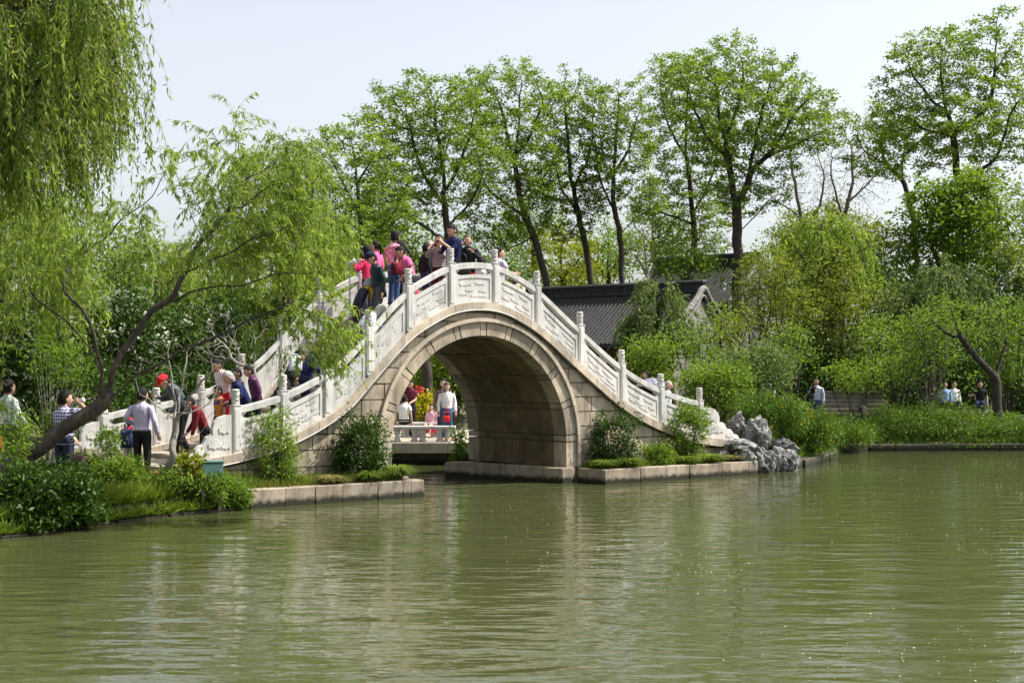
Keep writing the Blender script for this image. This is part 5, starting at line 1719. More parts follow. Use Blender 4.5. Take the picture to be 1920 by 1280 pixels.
# ------------------------------------------------------------------ people
_cl = {}
def cloth(name, col, kind=None, col2=None, rough=.85, scale=1.0):
    """cloth with a weave bump; kinds: stripes, plaid, print"""
    key = (name,)
    if key in _cl: return _cl[key]
    m, nt, N, L, out = new_mat(name)
    tc = N.new('ShaderNodeTexCoord'); P = tc.outputs['Object']
    n1 = noise(N, L, 5, 4, P)
    r = ramp(N, [(.3, tuple(c * .86 for c in col)), (.7, tuple(min(1, c * 1.1) for c in col))]); L.new(n1.outputs['Fac'], r.inputs[0])
    c = r.outputs[0]
    if kind in ('stripes', 'plaid'):
        def bands(axis, sc, lo, hi):
            w = N.new('ShaderNodeTexWave'); w.wave_type = 'BANDS'; w.bands_direction = axis; w.inputs['Scale'].default_value = sc; w.inputs['Distortion'].default_value = .4; w.inputs['Detail'].default_value = 0
            L.new(P, w.inputs['Vector']); q = ramp(N, [(lo, (0, 0, 0)), (hi, (1, 1, 1))]); L.new(w.outputs['Fac'], q.inputs[0]); return q.outputs[0]
        if kind == 'stripes': c = mix(N, L, c, col2, bands('Z', 6.5 * scale, .55, .65))
        else:
            c = mix(N, L, c, col2, bands('Z', 5.5 * scale, .6, .75)); w2 = bands('X', 5.5 * scale, .6, .75)
            ml = N.new('ShaderNodeMath'); ml.operation = 'MULTIPLY'; L.new(w2, ml.inputs[0]); ml.inputs[1].default_value = .75
            c = mix(N, L, c, col2, ml.outputs[0])
    elif kind == 'print':
        n2 = noise(N, L, 11 * scale, 2, P); q = ramp(N, [(.50, (0, 0, 0)), (.56, (1, 1, 1))]); L.new(n2.outputs['Fac'], q.inputs[0])
        c = mix(N, L, c, col2, q.outputs[0])
    p = N.new('ShaderNodeBsdfPrincipled'); L.new(c, p.inputs['Base Color']); p.inputs['Roughness'].default_value = rough; p.inputs['Specular IOR Level'].default_value = .2
    b = N.new('ShaderNodeBump'); b.inputs['Strength'].default_value = .9; b.inputs['Distance'].default_value = .05
    n3 = noise(N, L, 7, 2, P, .5, (1.5, 1.5, .7)); L.new(n3.outputs['Fac'], b.inputs['Height']); L.new(b.outputs[0], p.inputs['Normal'])
    L.new(p.outputs[0], out.inputs['Surface'])
    _cl[key] = m
    return m


M_SKIN = plain_mat('skin', (.50, .30, .205), .55, .10, 8, .35)
M_SKIN2 = plain_mat('light_skin', (.55, .35, .26), .55, .08, 8, .35)
M_HAIRB = plain_mat('black_hair', (.009, .0075, .007), .6, .3, 20, .15, .5)
M_HAIRG = plain_mat('grey_hair', (.33, .33, .33), .6, .25, 25, .3, .5)
M_HAIRBR = plain_mat('brown_hair', (.045, .022, .013), .45, .3, 20, .4, .5)
M_LIP = plain_mat('lips', (.30, .09, .08), .5, .1)
M_EYE = plain_mat('dark_eye', (.015, .012, .01), .3, .1)
M_SHOE = plain_mat('dark_shoe', (.025, .022, .02), .5, .2)
M_SHOER = plain_mat('red_shoe', (.45, .03, .03), .5, .2)
HAIR = {'black': M_HAIRB, 'grey': M_HAIRG, 'brown': M_HAIRBR}
BODIES = []                                    # (object, head builder) finished after the skin surfaces are grown


def arm_ik(sh, hand, hint, a=.285, b=.265):
    d = hand - sh; L_ = d.length
    if L_ > (a + b) * .995: hand = sh + d.normalized() * (a + b) * .995; d = hand - sh; L_ = d.length
    x = (a * a - b * b + L_ * L_) / (2 * L_); h = math.sqrt(max(a * a - x * x, 0))
    dn = d.normalized(); hn = (hint - dn * hint.dot(dn)); hn = hn.normalized() if hn.length > 1e-5 else dn.orthogonal().normalized()
    return sh + dn * x + hn * h, hand


def smooth_path(pts, n):
    """quadratic-smoothed polyline through shoulder, elbow, wrist"""
    a, b, c = pts
    out = []
    for k in range(n + 1):
        t = k / n
        if t < .4: out.append(a.lerp(b, t / .5))
        elif t > .6: out.append(b.lerp(c, (t - .5) / .5))
        else:
            s = (t - .4) / .2
            p, q = a.lerp(b, .8), b.lerp(c, .2)
            out.append(p.lerp(b, s).lerp(b.lerp(q, s), s))
    return out


def ellipse_ring(c, w, d, up, n=14, fwd=Vector((0, 1, 0)), belly=0.0):
    up = up.normalized(); side = fwd.cross(up).normalized(); fw = up.cross(side).normalized()
    ring = []
    for k in range(n):
        t = 2 * math.pi * k / n
        x, y = math.cos(t), math.sin(t)
        x = math.copysign(abs(x) ** .85, x); y = math.copysign(abs(y) ** .85, y)
        ring.append(c + side * (x * w) + fw * (y * d + (belly if y > .3 else 0)))
    return ring


def person(loc, face, label, H=1.7, top=None, bottom=None, group=None, lean=0.0, nod=0.0, turn=0.0, lh=None, rh=None, sleeves='long', legs='stand', skirt=None, hair=('short', 'black'), cap=None, skin=None, shoe=None, slim=1.0, hem=.84, brows=True, big=1.16):
    """a standing, walking, bending or sitting figure; hands are given in the figure's own frame (x right, y ahead, z up, for 1.7 m)"""
    k = H / 1.7
    root = empty('person', tuple(loc), R(face - 90), label, 'person', group)
    skin = skin or M_SKIN
    S = lambda p: Vector(p) * k
    # legs
    hz = .90
    if legs == 'sit':
        hz = .50; hip = [Vector((s * .09, 0, hz)) for s in (-1, 1)]; knee = [Vector((s * .11, .42, hz)) for s in (-1, 1)]; ank = [Vector((s * .11, .42, .09)) for s in (-1, 1)]
    elif legs == 'walk':
        hip = [Vector((s * .085, 0, hz)) for s in (-1, 1)]
        knee = [Vector((-.09, .17, .50)), Vector((.09, .03, .48))]; ank = [Vector((-.09, .24, .09)), Vector((.09, -.24, .14))]
    elif legs == 'step':                        # one foot a step higher
        hip = [Vector((s * .085, 0, hz)) for s in (-1, 1)]
        knee = [Vector((-.10, .27, .66)), Vector((.09, .03, .48))]; ank = [Vector((-.10, .24, .24)), Vector((.09, -.02, .09))]
    elif legs == 'down':
        hip = [Vector((s * .085, 0, hz)) for s in (-1, 1)]
        knee = [Vector((-.09, .10, .47)), Vector((.09, .10, .53))]; ank = [Vector((-.09, .16, -.05)), Vector((.09, -.10, .10))]
    else:
        hip = [Vector((s * .085, 0, hz)) for s in (-1, 1)]; knee = [Vector((s * .10, .025, .49)) for s in (-1, 1)]; ank = [Vector((s * .115, -.01, .09)) for s in (-1, 1)]
    ML = Matrix.Translation((0, 0, hz)) @ Matrix.Rotation(R(-lean), 4, 'X')
    dz = hz - .90
    def up(x, y, z):                            # upper body point, bent about the hip; the spine curls as it leans
        curl = R(-lean * .35) * max(0, (z - .95) / .5)
        p = Matrix.Rotation(curl, 4, 'X') @ Vector((x, y, z - .90))
        return ML @ p
    pelvis, waist, chest, nb, nt_ = up(0, 0, .93), up(0, 0, 1.06), up(0, .005, 1.27), up(0, -.01, 1.43), up(0, .015, 1.505)
    sh = [up(s * .165 * slim, -.01, 1.385) for s in (-1, 1)]
    hd = up(0, .035, 1.595)
    hands = []
    for i, (s, h) in enumerate(((-1, lh), (1, rh))):
        if h is None: target = up(s * .25, .04, .86)
        else: target = Vector((h[0], h[1], h[2] + (dz if len(h) < 4 else 0)))
        hint = Vector((s * .55, -.75, -.55))
        el, wr = arm_ik(sh[i], target, hint)
        hands.append((sh[i], el, wr))
    # body: one skin grown on a branching skeleton
    V, Eg, Rd = [], [], []
    def nd(p, r, par=None):
        V.append(S(p)); Rd.append(r * k)
        if par is not None: Eg.append((par, len(V) - 1))
        return len(V) - 1
    i0 = nd(pelvis, .10); i1 = nd(waist, .095, i0); i2 = nd(chest, .105, i1); i3 = nd(nb, .065, i2); i4 = nd(nt_, .05, i3); nd(hd - Vector((0, .0, .02)), .055, i4)
    for i, s in enumerate((-1, 1)):
        a = nd(sh[i], .05, i2); b = nd(hands[i][1], .038, a); c = nd(hands[i][2], .026, b)
        d = (hands[i][2] - hands[i][1]).normalized()
        side = d.cross(Vector((0, 0, 1)) if abs(d.z) < .8 else Vector((0, 1, 0))).normalized(); nrm = d.cross(side)
        pm = nd(hands[i][2] + d * .05, .030, c)
        for f, (o, ln) in enumerate(((-.030, .075), (-.010, .088), (.010, .082), (.028, .064))):
            r0 = hands[i][2] + d * .085 + side * o
            q = nd(r0, .010, pm); q = nd(r0 + d * ln * .5 - nrm * s * .010, .009, q); nd(r0 + d * ln * .85 - nrm * s * .035, .007, q)
        q = nd(hands[i][2] + d * .045 + side * .045 * s, .011, pm); nd(hands[i][2] + d * .09 + side * .062 * s, .009, q)
        a = nd(hip[i], .085, i0); b = nd(knee[i], .055, a); c = nd(ank[i], .038, b)
        nd(ank[i] + Vector((0, .10, -.055)), .035, c)
    me = bpy.data.meshes.new('body'); me.from_pydata([tuple(v) for v in V], Eg, [])
    body = bpy.data.objects.new('body', me); COL.objects.link(body); body.parent = root
    md = body.modifiers.new('skin', 'SKIN'); md.use_smooth_shade = True
    sv = me.skin_vertices[0].data
    for i, r in enumerate(Rd): sv[i].radius = (r, r); sv[i].use_root = (i == 0)
    ss = body.modifiers.new('sub', 'SUBSURF'); ss.levels = 1; ss.render_levels = 1
    # head: skull, jaw, nose, ears, eyes, mouth
    MH = Matrix.Translation(S(hd)) @ Matrix.Rotation(R(turn), 4, 'Z') @ Matrix.Rotation(R(-(nod + lean * .75)), 4, 'X') @ Matrix.Scale(k * big, 4)
    hm = MB()
    def skull(p):
        x, y, z = p
        if z < 0:
            x *= 1 - .38 * (-z) ** 1.3
            y = y * (1 - .22 * (-z)) + .18 * (-z)
        if y > 0 and z > .25: y *= 1 - .12 * (z - .25)
        return Vector((x, y, z))
    hm.ball((0, 0, 0), (.076, .096, .118), 18, 13, MH, 0, skull)
    hm.loft([[Vector((x, .088 + y, z)) for x, y in ((-w_, 0), (0, d_), (w_, 0), (0, -.02))] for z, w_, d_ in ((.020, .006, .004), (-.005, .010, .014), (-.028, .017, .026), (-.038, .012, .008))], MH, 0)
    for s in (-1, 1):
        hm.ball((s * .078, -.008, -.008), (.010, .020, .032), 7, 5, MH, 0)
        hm.ball((s * .031, .085, .012), (.013, .008, .0065), 8, 5, MH, 1)
        if brows: hm.box((s * .031 - .018, .086, .030), (s * .031 + .018, .096, .036), MH, 1)
    hm.ball((0, .094, -.062), (.022, .007, .007), 8, 5, MH, 2)
    BODIES.append((body, hm, skin))
    # clothes
    tm = MB()
    top = top or cloth('white_cotton', (.75, .75, .73))
    rings = []
    upv = lambda a, b: (b - a)
    spine = [(hem, .165 * slim, .118), (.92, .165 * slim, .118), (1.03, .150 * slim, .110), (1.15, .160 * slim, .115), (1.27, .178 * slim, .122), (1.36, .185 * slim, .112), (1.41, .155 * slim, .095), (1.445, .085, .07), (1.475, .058, .058)]
    if legs == 'sit': spine[0] = (.90, .175 * slim, .13)
    for j, (z, w, d) in enumerate(spine):
        c0 = up(0, .0, z); c1 = up(0, 0, z + .02)
        rings.append([S(p) for p in ellipse_ring(c0, w, d, c1 - c0, 16)])
    tm.loft(rings)
    for i, s in enumerate((-1, 1)):
        a, b, c = hands[i]
        if sleeves == 'none': continue
        if sleeves == 'short':
            e = a.lerp(b, .62); pts = [a + Vector((-s * .03, 0, .0)), a.lerp(e, .35), a.lerp(e, .7), e]; rad = [.062, .066, .064, .066]
        elif sleeves == 'rolled':
            e = b.lerp(c, .25); pts = smooth_path((a, b, e), 9); rad = [.062, .064, .062, .058, .055, .054, .052, .051, .05, .05]
        else:
            pts = smooth_path((a, b, c), 11); rad = [.062, .066, .064, .060, .057, .055, .055, .053, .050, .047, .045, .044]
        tm.tube([S(p) for p in pts], [r_ * k for r_ in rad], 10)
    tm.build('shirt', top, root, True)
    if skirt is not None:
        m = MB(); mat, ln, fl = skirt
        rings = []
        for j in range(6):
            t = j / 5
            z = 1.02 - ln * t
            c0 = up(0, 0, z) if z > .9 else Vector((0, 0, z + dz))
            rings.append([S(Vector((math.cos(a) * (.14 + fl * t) * (1 + .07 * t * math.sin(7 * a)), math.sin(a) * (.11 + fl * t) * (1 + .07 * t * math.sin(7 * a)), 0)) + c0) for a in np.linspace(0, 2 * math.pi, 25)[:-1]])
        m.loft(rings); m.build('skirt', mat, root, True)
    if bottom is not None:
        m = MB()
        rings = []
        for z, w, d in ((.80, .10, .10), (.86, .165, .12), (.94, .165, .118), (1.02, .148, .108)):
            c0 = up(0, 0, z); rings.append([S(p) for p in ellipse_ring(c0, w * slim, d, up(0, 0, z + .02) - c0, 16)])
        m.loft(rings)
        for i in (0, 1):
            pts = smooth_path((hip[i] + Vector((0, 0, .02)), knee[i], ank[i] + Vector((0, -.005, -.015))), 11)
            m.tube([S(p) for p in pts], [r_ * k for r_ in (.094, .096, .092, .086, .080, .074, .070, .066, .063, .061, .060, .062)], 10)
        m.build('trousers', bottom, root, True)
    for i in (0, 1):
        m = MB()
        a = ank[i]
        f = Vector((0, 1, 0))
        rings = []
        for y, w, h in ((-.055, .030, .05), (-.02, .036, .075), (.05, .042, .065), (.11, .045, .05), (.16, .040, .035), (.19, .018, .022)):
            c = a + Vector((0, y, -.09))
            rings.append([S(c + Vector((math.cos(t) * w, 0, max(0, math.sin(t)) * h))) for t in np.linspace(0, 2 * math.pi, 11)[:-1]])
        m.loft(rings); m.build('shoe', shoe or M_SHOE, root, True)
    # hair
    style, hc = hair
    hmat = HAIR[hc]
    m = MB()
    if style != 'bald':
        rg = random.Random(len(label))
        line = {'short': .60, 'curly': .50, 'long': .58, 'bun': .60, 'thin': .78, 'bob': .54, 'tail': .60}[style]
        puff = {'short': 1.12, 'curly': 1.28, 'long': 1.22, 'bun': 1.11, 'thin': 1.04, 'bob': 1.22, 'tail': 1.11}[style]
        n, mm = 20, 12
        low = {'short': -.58, 'curly': -.62, 'long': -.95, 'bun': -.55, 'thin': -.5, 'bob': -.85, 'tail': -.55}[style]
        rings = []
        for j in range(mm + 1):
            z = 1 - (1 - low) * (j / mm)
            ring = []
            for i in range(n):
                t = 2 * math.pi * i / n
                ct, st = math.cos(t), math.sin(t)
                zz = z
                if st > .25: zz = max(z, line - .25 * (1 - st))        # the face stays free
                elif st > -.2 and style in ('short', 'thin', 'bun', 'tail'): zz = max(z, -.28)
                rr_ = math.sqrt(max(0, 1 - max(-.999, min(.999, zz)) ** 2)) if zz > -.35 else math.sqrt(1 - .35 ** 2) * (1 + .04 * (zz + .35))
                pf = puff * (1 + (rg.uniform(-.05, .05) if style == 'curly' else rg.uniform(-.012, .012)))
                ring.append(Vector((ct * rr_ * .076 * pf, st * rr_ * .096 * pf - .004, zz * .118 * puff + .002)))
            rings.append(ring)
        m.loft(rings, MH)
        if style == 'long':
            m.loft([[Vector((math.cos(t) * w, -.055 + math.sin(t) * d + yo, z)) for t in np.linspace(0, 2 * math.pi, 13)[:-1]] for z, w, d, yo in ((.02, .076, .045, 0), (-.08, .084, .045, -.01), (-.17, .085, .04, -.02), (-.26, .07, .03, -.02), (-.31, .03, .015, -.02))], MH)
        if style == 'bun': m.ball((0, -.105, .03), .042, 10, 7, MH)
        if style == 'tail': m.tube([MH @ Vector(p) for p in ((0, -.09, .04), (0, -.13, .01), (0, -.135, -.08), (.01, -.12, -.18), (.01, -.11, -.22))], [x * k for x in (.022, .03, .03, .022, .006)], 8)
        m.build('hair', hmat, root, True)
    if cap is not None:
        m = MB(); cm, brim = cap
        m.loft([[Vector((math.cos(t) * .083 * q, math.sin(t) * .104 * q, z)) for t in np.linspace(0, 2 * math.pi, 19)[:-1]] for z, q in ((.028, 1.02), (.055, 1.03), (.085, .95), (.112, .74), (.128, .42), (.133, .06))], MH)
        if brim == 'visor':
            top_, bot_ = [], []
            for t in np.linspace(R(15), R(165), 11): top_.append((math.cos(t) * .080, math.sin(t) * .085 + .02)), bot_.append((math.cos(t) * .085, math.sin(t) * .165 + .02))
            poly = top_ + bot_[::-1]
            m.prism(poly, .030, .038, 'xy', MH @ Matrix.Rotation(R(-8), 4, 'X'))
        elif brim == 'brim':
            m.loft([[Vector((math.cos(t) * q * .083, math.sin(t) * q * .104, z)) for t in np.linspace(0, 2 * math.pi, 19)[:-1]] for z, q in ((.034, 1.0), (.020, 1.7), (.026, 1.72), (.042, 1.0))], MH)
        m.build('cap', cm, root, True)
    root['hl'] = 0
    del root['hl']
    wr = []
    RM = Matrix.Translation(Vector(loc)) @ Matrix.Rotation(R(face - 90), 4, 'Z')
    for (a, b, c) in hands:
        d = (c - b).normalized(); wr.append(RM @ S(c + d * .10))
    return root, wr, RM, k, (lambda p: RM @ S(Vector(p))), MH, up


def on(px, py, v, **kw):
    """a person on the bridge: photo column, photo row of the head top, distance behind the near face"""
    u = on_bridge(px, v); b = bw(u, v)
    z = deck(u); ht = EYE + (HORIZON - py) * b.y / FPX - z
    return (b.x, b.y, z), ht


C = cloth
WHITE = C('white_cotton', (.74, .74, .72)); NAVY = C('navy_cloth', (.012, .018, .075)); BLACKC = C('black_cloth', (.014, .014, .016)); JEANS = C('blue_denim', (.055, .095, .21)); DARKJ = C('dark_denim', (.03, .035, .07))
GRAYT = C('grey_trousers', (.08, .08, .10)); PINK = C('pink_jersey', (.80, .13, .30)); HOTPINK = C('hot_pink_jacket', (.80, .045, .14)); REDC = C('red_cloth', (.60, .02, .03)); MAROON = C('maroon_wool', (.14, .012, .018))
LILAC = C('lilac_shirting', (.46, .42, .58)); PLAID = C('checked_shirting', (.045, .03, .16), 'plaid', (.62, .60, .70)); PALEPRINT = C('pale_green_print', (.60, .66, .58), 'print', (.30, .42, .30))
FLORAL = C('orange_floral', (.60, .22, .03), 'print', (.05, .07, .22)); PKCHECK = C('pink_check', (.62, .36, .42), 'plaid', (.78, .66, .68)); STRIPE = C('striped_jersey', (.035, .022, .03), 'stripes', (.60, .55, .52), .85, 1.15)
PKPRINT = C('pink_print', (.80, .14, .28), 'print', (.82, .55, .50)); DKGREEN = C('dark_green_jacket', (.012, .030, .032), None, None, .5); NAVYS = C('dark_blue_shirt', (.010, .014, .065)); WBLUE = C('white_blue_print', (.68, .71, .76), 'print', (.40, .48, .66))
YELLOW = C('yellow_scarf_cloth', (.80, .50, .03)); PALEY = C('pale_yellow_cloth', (.72, .66, .42)); LAV = C('lavender_shirt', (.58, .53, .70)); REDFLOR = C('red_floral', (.22, .015, .03), 'print', (.05, .01, .02)); SKYB = C('sky_blue_shirt', (.25, .38, .66))
GREYJ = C('blue_grey_jacket', (.07, .09, .12), None, None, .5); PURPLE = C('dusky_purple', (.10, .03, .09)); ORANGE = C('orange_robe', (.75, .17, .03)); GREYT = C('grey_top', (.25, .27, .30)); BSTRIPE = C('brown_stripe', (.05, .03, .03), 'stripes', (.35, .22, .20))
DKRED = C('dark_wine_shirt', (.10, .015, .03)); PALEB = C('pale_blue_shirt', (.50, .60, .78)); REDCAP = C('red_cap_cloth', (.58, .015, .03)); NAVYCAP = C('navy_cap_cloth', (.012, .014, .035)); GREYCAP = C('pale_grey_hat', (.55, .56, .57))

G_CREST = 'visitors crossing the bridge'
def bp_(px, py, v, face, label, **kw):
    loc, H = on(px, py, v)
    Hf = kw.pop('H', H)
    kw['slim'] = kw.get('slim', 1.0) * 1.10
    return person(loc, face, label, H=Hf, group=kw.pop('group', G_CREST), **kw)


def ground_p(px, Y, face, label, H, dz=0.0, **kw):
    p = at(px, 700, Y)
    return person((p.x, p.y, gz(p.x, p.y) + dz), face, label, H=H, **kw)


# --- left bank and lower stairs
gA = 'visitors at the left foot of the bridge'
pA = ground_p(14, 24.6, 60, 'man in a pale patterned shirt walking at the left edge with an orange bag', 1.74, .0, top=PALEPRINT, bottom=DARKJ, legs='walk', rh=(.36, .12, .92), group=gA)
pB = ground_p(120, 24.2, 62, 'stocky man in a purple checked shirt drinking from a white cup', 1.78, .0, top=PLAID, bottom=DARKJ, sleeves='short', rh=(.14, .26, 1.50), lh=(.27, .08, .80), slim=1.15, turn=-25, group=gA)
pB2 = pB
pC = ground_p(266, 26.2, 80, 'man in a lilac shirt and black trousers seen from behind at the stairs', 1.74, 0, top=LILAC, bottom=BLACKC, lh=(-.22, .16, 1.06), rh=(.30, .03, .88), hem=.99, turn=-10, group=gA)
pD = ground_p(242, 26.6, 85, 'small child in red with a navy backpack beside the man in the lilac shirt', 1.06, 0, top=REDC, bottom=C('pale_trousers', (.5, .45, .42)), cap=(REDCAP, 'none'), group=gA, big=1.2)
loc, H = on(345, 693, 2.2)
pE = person(loc, 215, 'man in a bright red cap and blue grey jacket holding the stair post', H=1.72, top=GREYJ, bottom=BLACKC, cap=(REDCAP, 'visor'), lean=24, nod=14, rh=(.25, .48, 1.14), lh=(-.16, .34, .84), legs='down', group=gA)
loc, H = on(384, 728, .85)
pF = person((loc[0], loc[1], loc[2] - .28), 200, 'person in a maroon jumper leaning forward on the lowest steps', H=1.52, top=MAROON, bottom=BLACKC, lean=18, nod=10, rh=(.12, .36, .86), lh=(-.2, .3, .80), group=gA, slim=1.1)
pG = bp_(411, 702, 1.35, 215, 'child in an orange flowered shirt between the stair rails', top=FLORAL, bottom=DARKJ, sleeves='short', nod=14, H=1.36, group=gA, big=1.16)
pH = bp_(424, 657, 2.6, 225, 'woman in a pink checked shirt near the far rail of the stairs', top=PKCHECK, bottom=REDC, lean=12, nod=18, H=1.66, group=gA)
pI = bp_(463, 678, .95, 205, 'old grey haired person in a navy jacket looking down at the steps', top=NAVY, bottom=BLACKC, hair=('short', 'grey'), lean=22, nod=16, rh=(.18, .36, .90), lh=(-.14, .4, .98), H=1.62, group=gA)
pJ = bp_(482, 686, 1.7, 205, 'person in dusky purple half hidden behind the one in navy', top=PURPLE, bottom=BLACKC, lean=10, nod=14, H=1.5, group=gA)
pK = bp_(516, 682, .85, 25, 'woman in black stooping as she climbs, lower half behind the railing panel', top=BLACKC, bottom=BLACKC, lean=26, nod=4, hair=('bob', 'black'), H=1.48, rh=(.2, .42, 1.05), group=gA)
pL = bp_(572, 618, .75, 25, 'person in navy with a white bag on the back climbing behind the willow leaves', top=NAVY, bottom=DARKJ, lean=16, rh=(.30, .38, 1.02), H=1.72, group=gA, hair=('short', 'black'))
pM = bp_(447, 690, 2.1, 210, 'dark clothed person behind the child in the orange flowered shirt', top=C('charcoal_cloth', (.03, .03, .035)), bottom=BLACKC, nod=12, H=1.42, group=gA)
pN = bp_(540, 660, 1.5, 25, 'person in charcoal and grey climbing just ahead of the woman in black', top=C('charcoal_cloth', (.03, .03, .035)), bottom=GRAYT, lean=14, H=1.55, hair=('bob', 'black'), group=gA)
# --- upper flank and crest
qA = bp_(668, 505, 1.75, 20, 'grey haired woman with a yellow scarf climbing towards the crest', top=C('dark_print', (.03, .03, .05)), bottom=BLACKC, hair=('bob', 'grey'), lean=18, nod=22, H=1.56)
qB = bp_(672, 560, .62, 20, 'person in a white and blue printed top bending over the near rail', top=WBLUE, bottom=DARKJ, lean=30, nod=10, hair=('bob', 'grey'), rh=(.3, .50, 1.02), lh=(-.05, .50, .98), H=1.62)
qC = bp_(690, 453, 2.75, 150, 'woman with dark curly hair in a hot pink jacket', top=HOTPINK, bottom=GRAYT, hair=('curly', 'black'), lh=(-.18, .22, 1.30), hem=.74, H=1.70)
qD = bp_(712, 464, 1.35, 205, 'man in a navy cap and dark green jacket stepping down with bent head', top=DKGREEN, bottom=GRAYT, cap=(NAVYCAP, 'visor'), lean=9, nod=22, legs='down', hem=.74, slim=1.1, H=1.76)
qE = bp_(738, 443, 2.05, 40, 'person in a pink printed top and black cap seen from behind with jeans', top=PKPRINT, bottom=JEANS, cap=(BLACKC, 'visor'), sleeves='short', turn=55, H=1.70, lh=(-.22, .20, 1.05))
qF = bp_(772, 446, 1.15, 195, 'woman in a pink tee and red skirt with head bowed', top=PINK, bottom=None, skirt=(HOTPINK, .62, .08), sleeves='short', hair=('tail', 'black'), lean=13, nod=26, rh=(.20, .20, .96), lh=(-.20, .14, .86), H=1.64, slim=1.08)
qG = bp_(824, 438, 1.55, 255, 'woman in a black and white striped top holding up a red phone', top=STRIPE, bottom=C('maroon_skirt_cloth', (.07, .012, .02)), hair=('short', 'black'), lh=(-.06, .24, 1.42), rh=(.10, .24, 1.42), H=1.64)
qH = bp_(808, 459, 2.7, 250, 'balding man peeping out behind the woman in stripes', top=C('blue_black_jacket', (.05, .06, .09)), bottom=BLACKC, hair=('thin', 'grey'), H=1.62)
qI = bp_(850, 417, .85, 222, 'tall man in a dark blue shirt looking at the phone in his hands', top=NAVYS, bottom=BLACKC, sleeves='rolled', nod=20, lh=(-.05, .34, 1.33), rh=(.10, .33, 1.29), hair=('short', 'black'), H=1.80, slim=1.1)
qJ = bp_(877, 442, 1.35, 262, 'woman in a dark cardigan and red skirt holding a phone before her face', top=BLACKC, bottom=None, skirt=(REDC, .6, .07), hair=('short', 'brown'), rh=(.10, .26, 1.46), lh=(-.16, .2, 1.30), H=1.66)
qK = bp_(903, 473, 1.75, 70, 'dark haired person in a white top going down beyond the crest', top=WHITE, bottom=C('dusky_skirt', (.2, .12, .14)), hair=('bob', 'black'), nod=10, H=1.66)
qL = bp_(935, 460, .95, 35, 'man in a lavender shirt beside the cap of a railing post', top=LAV, bottom=GRAYT, turn=-30, sleeves='short', rh=(.26, .30, 1.12), H=1.68)
qM = bp_(967, 500, 1.15, 60, 'woman with long dark hair raising her hand, seen from behind below the crest', top=PALEY, bottom=None, skirt=(PALEY, .55, .09), hair=('long', 'brown'), lh=(-.16, .26, 1.46), H=1.62)
qN = bp_(753, 470, 2.9, 200, 'person in dark red glimpsed between the pink top and the woman with bowed head', top=DKRED, bottom=BLACKC, hair=('bob', 'black'), H=1.58)
qO = bp_(798, 474, 2.2, 30, 'dark clothed person with a black bag between the red skirt and the stripes', top=BLACKC, bottom=DARKJ, hair=('short', 'black'), H=1.5)
qP = bp_(706, 470, 2.95, 160, 'person in bright pink just behind the curly haired woman', top=PINK, bottom=GRAYT, hair=('tail', 'black'), H=1.56)
rA = bp_(1124, 652, 1.75, 30, 'person in a pale grey hat and blue shirt going down the right stairs', top=SKYB, bottom=DARKJ, cap=(GREYCAP, 'none'), hair=('short', 'grey'), H=1.66, lean=6)
rB = bp_(1212, 727, 1.5, 200, 'child in red and yellow behind the lower right railing', top=REDC, bottom=C('yellow_trousers', (.6, .35, .03)), H=1.06, big=1.18)
rC = bp_(1252, 711, 1.6, 350, 'old man with cropped grey hair at the foot of the right railing', top=C('white_grey_shirt', (.60, .62, .66)), bottom=GRAYT, hair=('thin', 'grey'), H=1.48, turn=0)

# --- terrace seen through the arch
gT = 'visitors on the terrace seen through the arch'
def ter_p(px, Y, face, label, H, **kw):
    p = at(px, 700, Y)
    return person((p.x, p.y, .62), face, label, H=H, group=gT, **kw)
tA = ter_p(757, 40.6, 80, 'person in a white shirt sitting on the far terrace bench, seen from behind', 1.62, top=WHITE, bottom=BLACKC, legs='sit', sleeves='short')
tB = ter_p(770, 42.6, 265, 'man in a dark wine red shirt standing behind the terrace bench', 1.66, top=DKRED, bottom=BLACKC, sleeves='short', lh=(-.05, .28, 1.02), rh=(.08, .28, 1.02), nod=20)
tC = ter_p(809, 41.0, 250, 'girl in a bright pink dress sitting on the terrace bench', 1.25, top=C('pale_pink_cloth', (.80, .45, .55)), bottom=None, skirt=(HOTPINK, .42, .16), legs='sit', hair=('bun', 'black'), skin=M_SKIN2)
tD = ter_p(831, 40.3, 265, 'woman in a brown striped top behind the one in the white blouse', 1.70, top=BSTRIPE, bottom=DARKJ, hair=('long', 'black'), skin=M_SKIN2)
tE = ter_p(838, 39.0, 275, 'woman in a white blouse and blue jeans carrying a red handbag', 1.60, top=WHITE, bottom=JEANS, hair=('long', 'brown'), skin=M_SKIN2, shoe=M_SHOER, slim=1.02)
# --- right bank
gR = 'visitors under the trees of the right bank'
def rb(px, py, Y, face, label, H, **kw):
    p = at(px, py, Y)
    z = p.z - H
    return person((p.x, p.y, max(z, gz(p.x, p.y) - .02)), face, label, H=H, group=gR, **kw)
rb(1390, 710, 45.2, 200, 'man in a white shirt strolling behind the flowering shrub', 1.68, top=WHITE, bottom=GRAYT)
rb(1408, 711, 44.6, 20, 'woman in a grey top walking beside the man in white', 1.60, top=GREYT, bottom=WHITE, hair=('long', 'black'))
rb(1414, 706, 46.6, 200, 'person in dark clothes close behind the pair in pale tops', 1.70, top=BLACKC, bottom=C('khaki', (.3, .24, .15)))
rb(1440, 708, 47.5, 230, 'person in white and mauve half hidden by leaves', 1.55, top=C('mauve_print', (.5, .45, .55), 'print', (.8, .78, .8)), bottom=GRAYT)
rb(1516, 728, 46.8, 10, 'person in a bright orange top beside the stone steps', 1.45, top=BLACKC, bottom=None, skirt=(ORANGE, .70, .10), hair=('long', 'black'), lean=10)
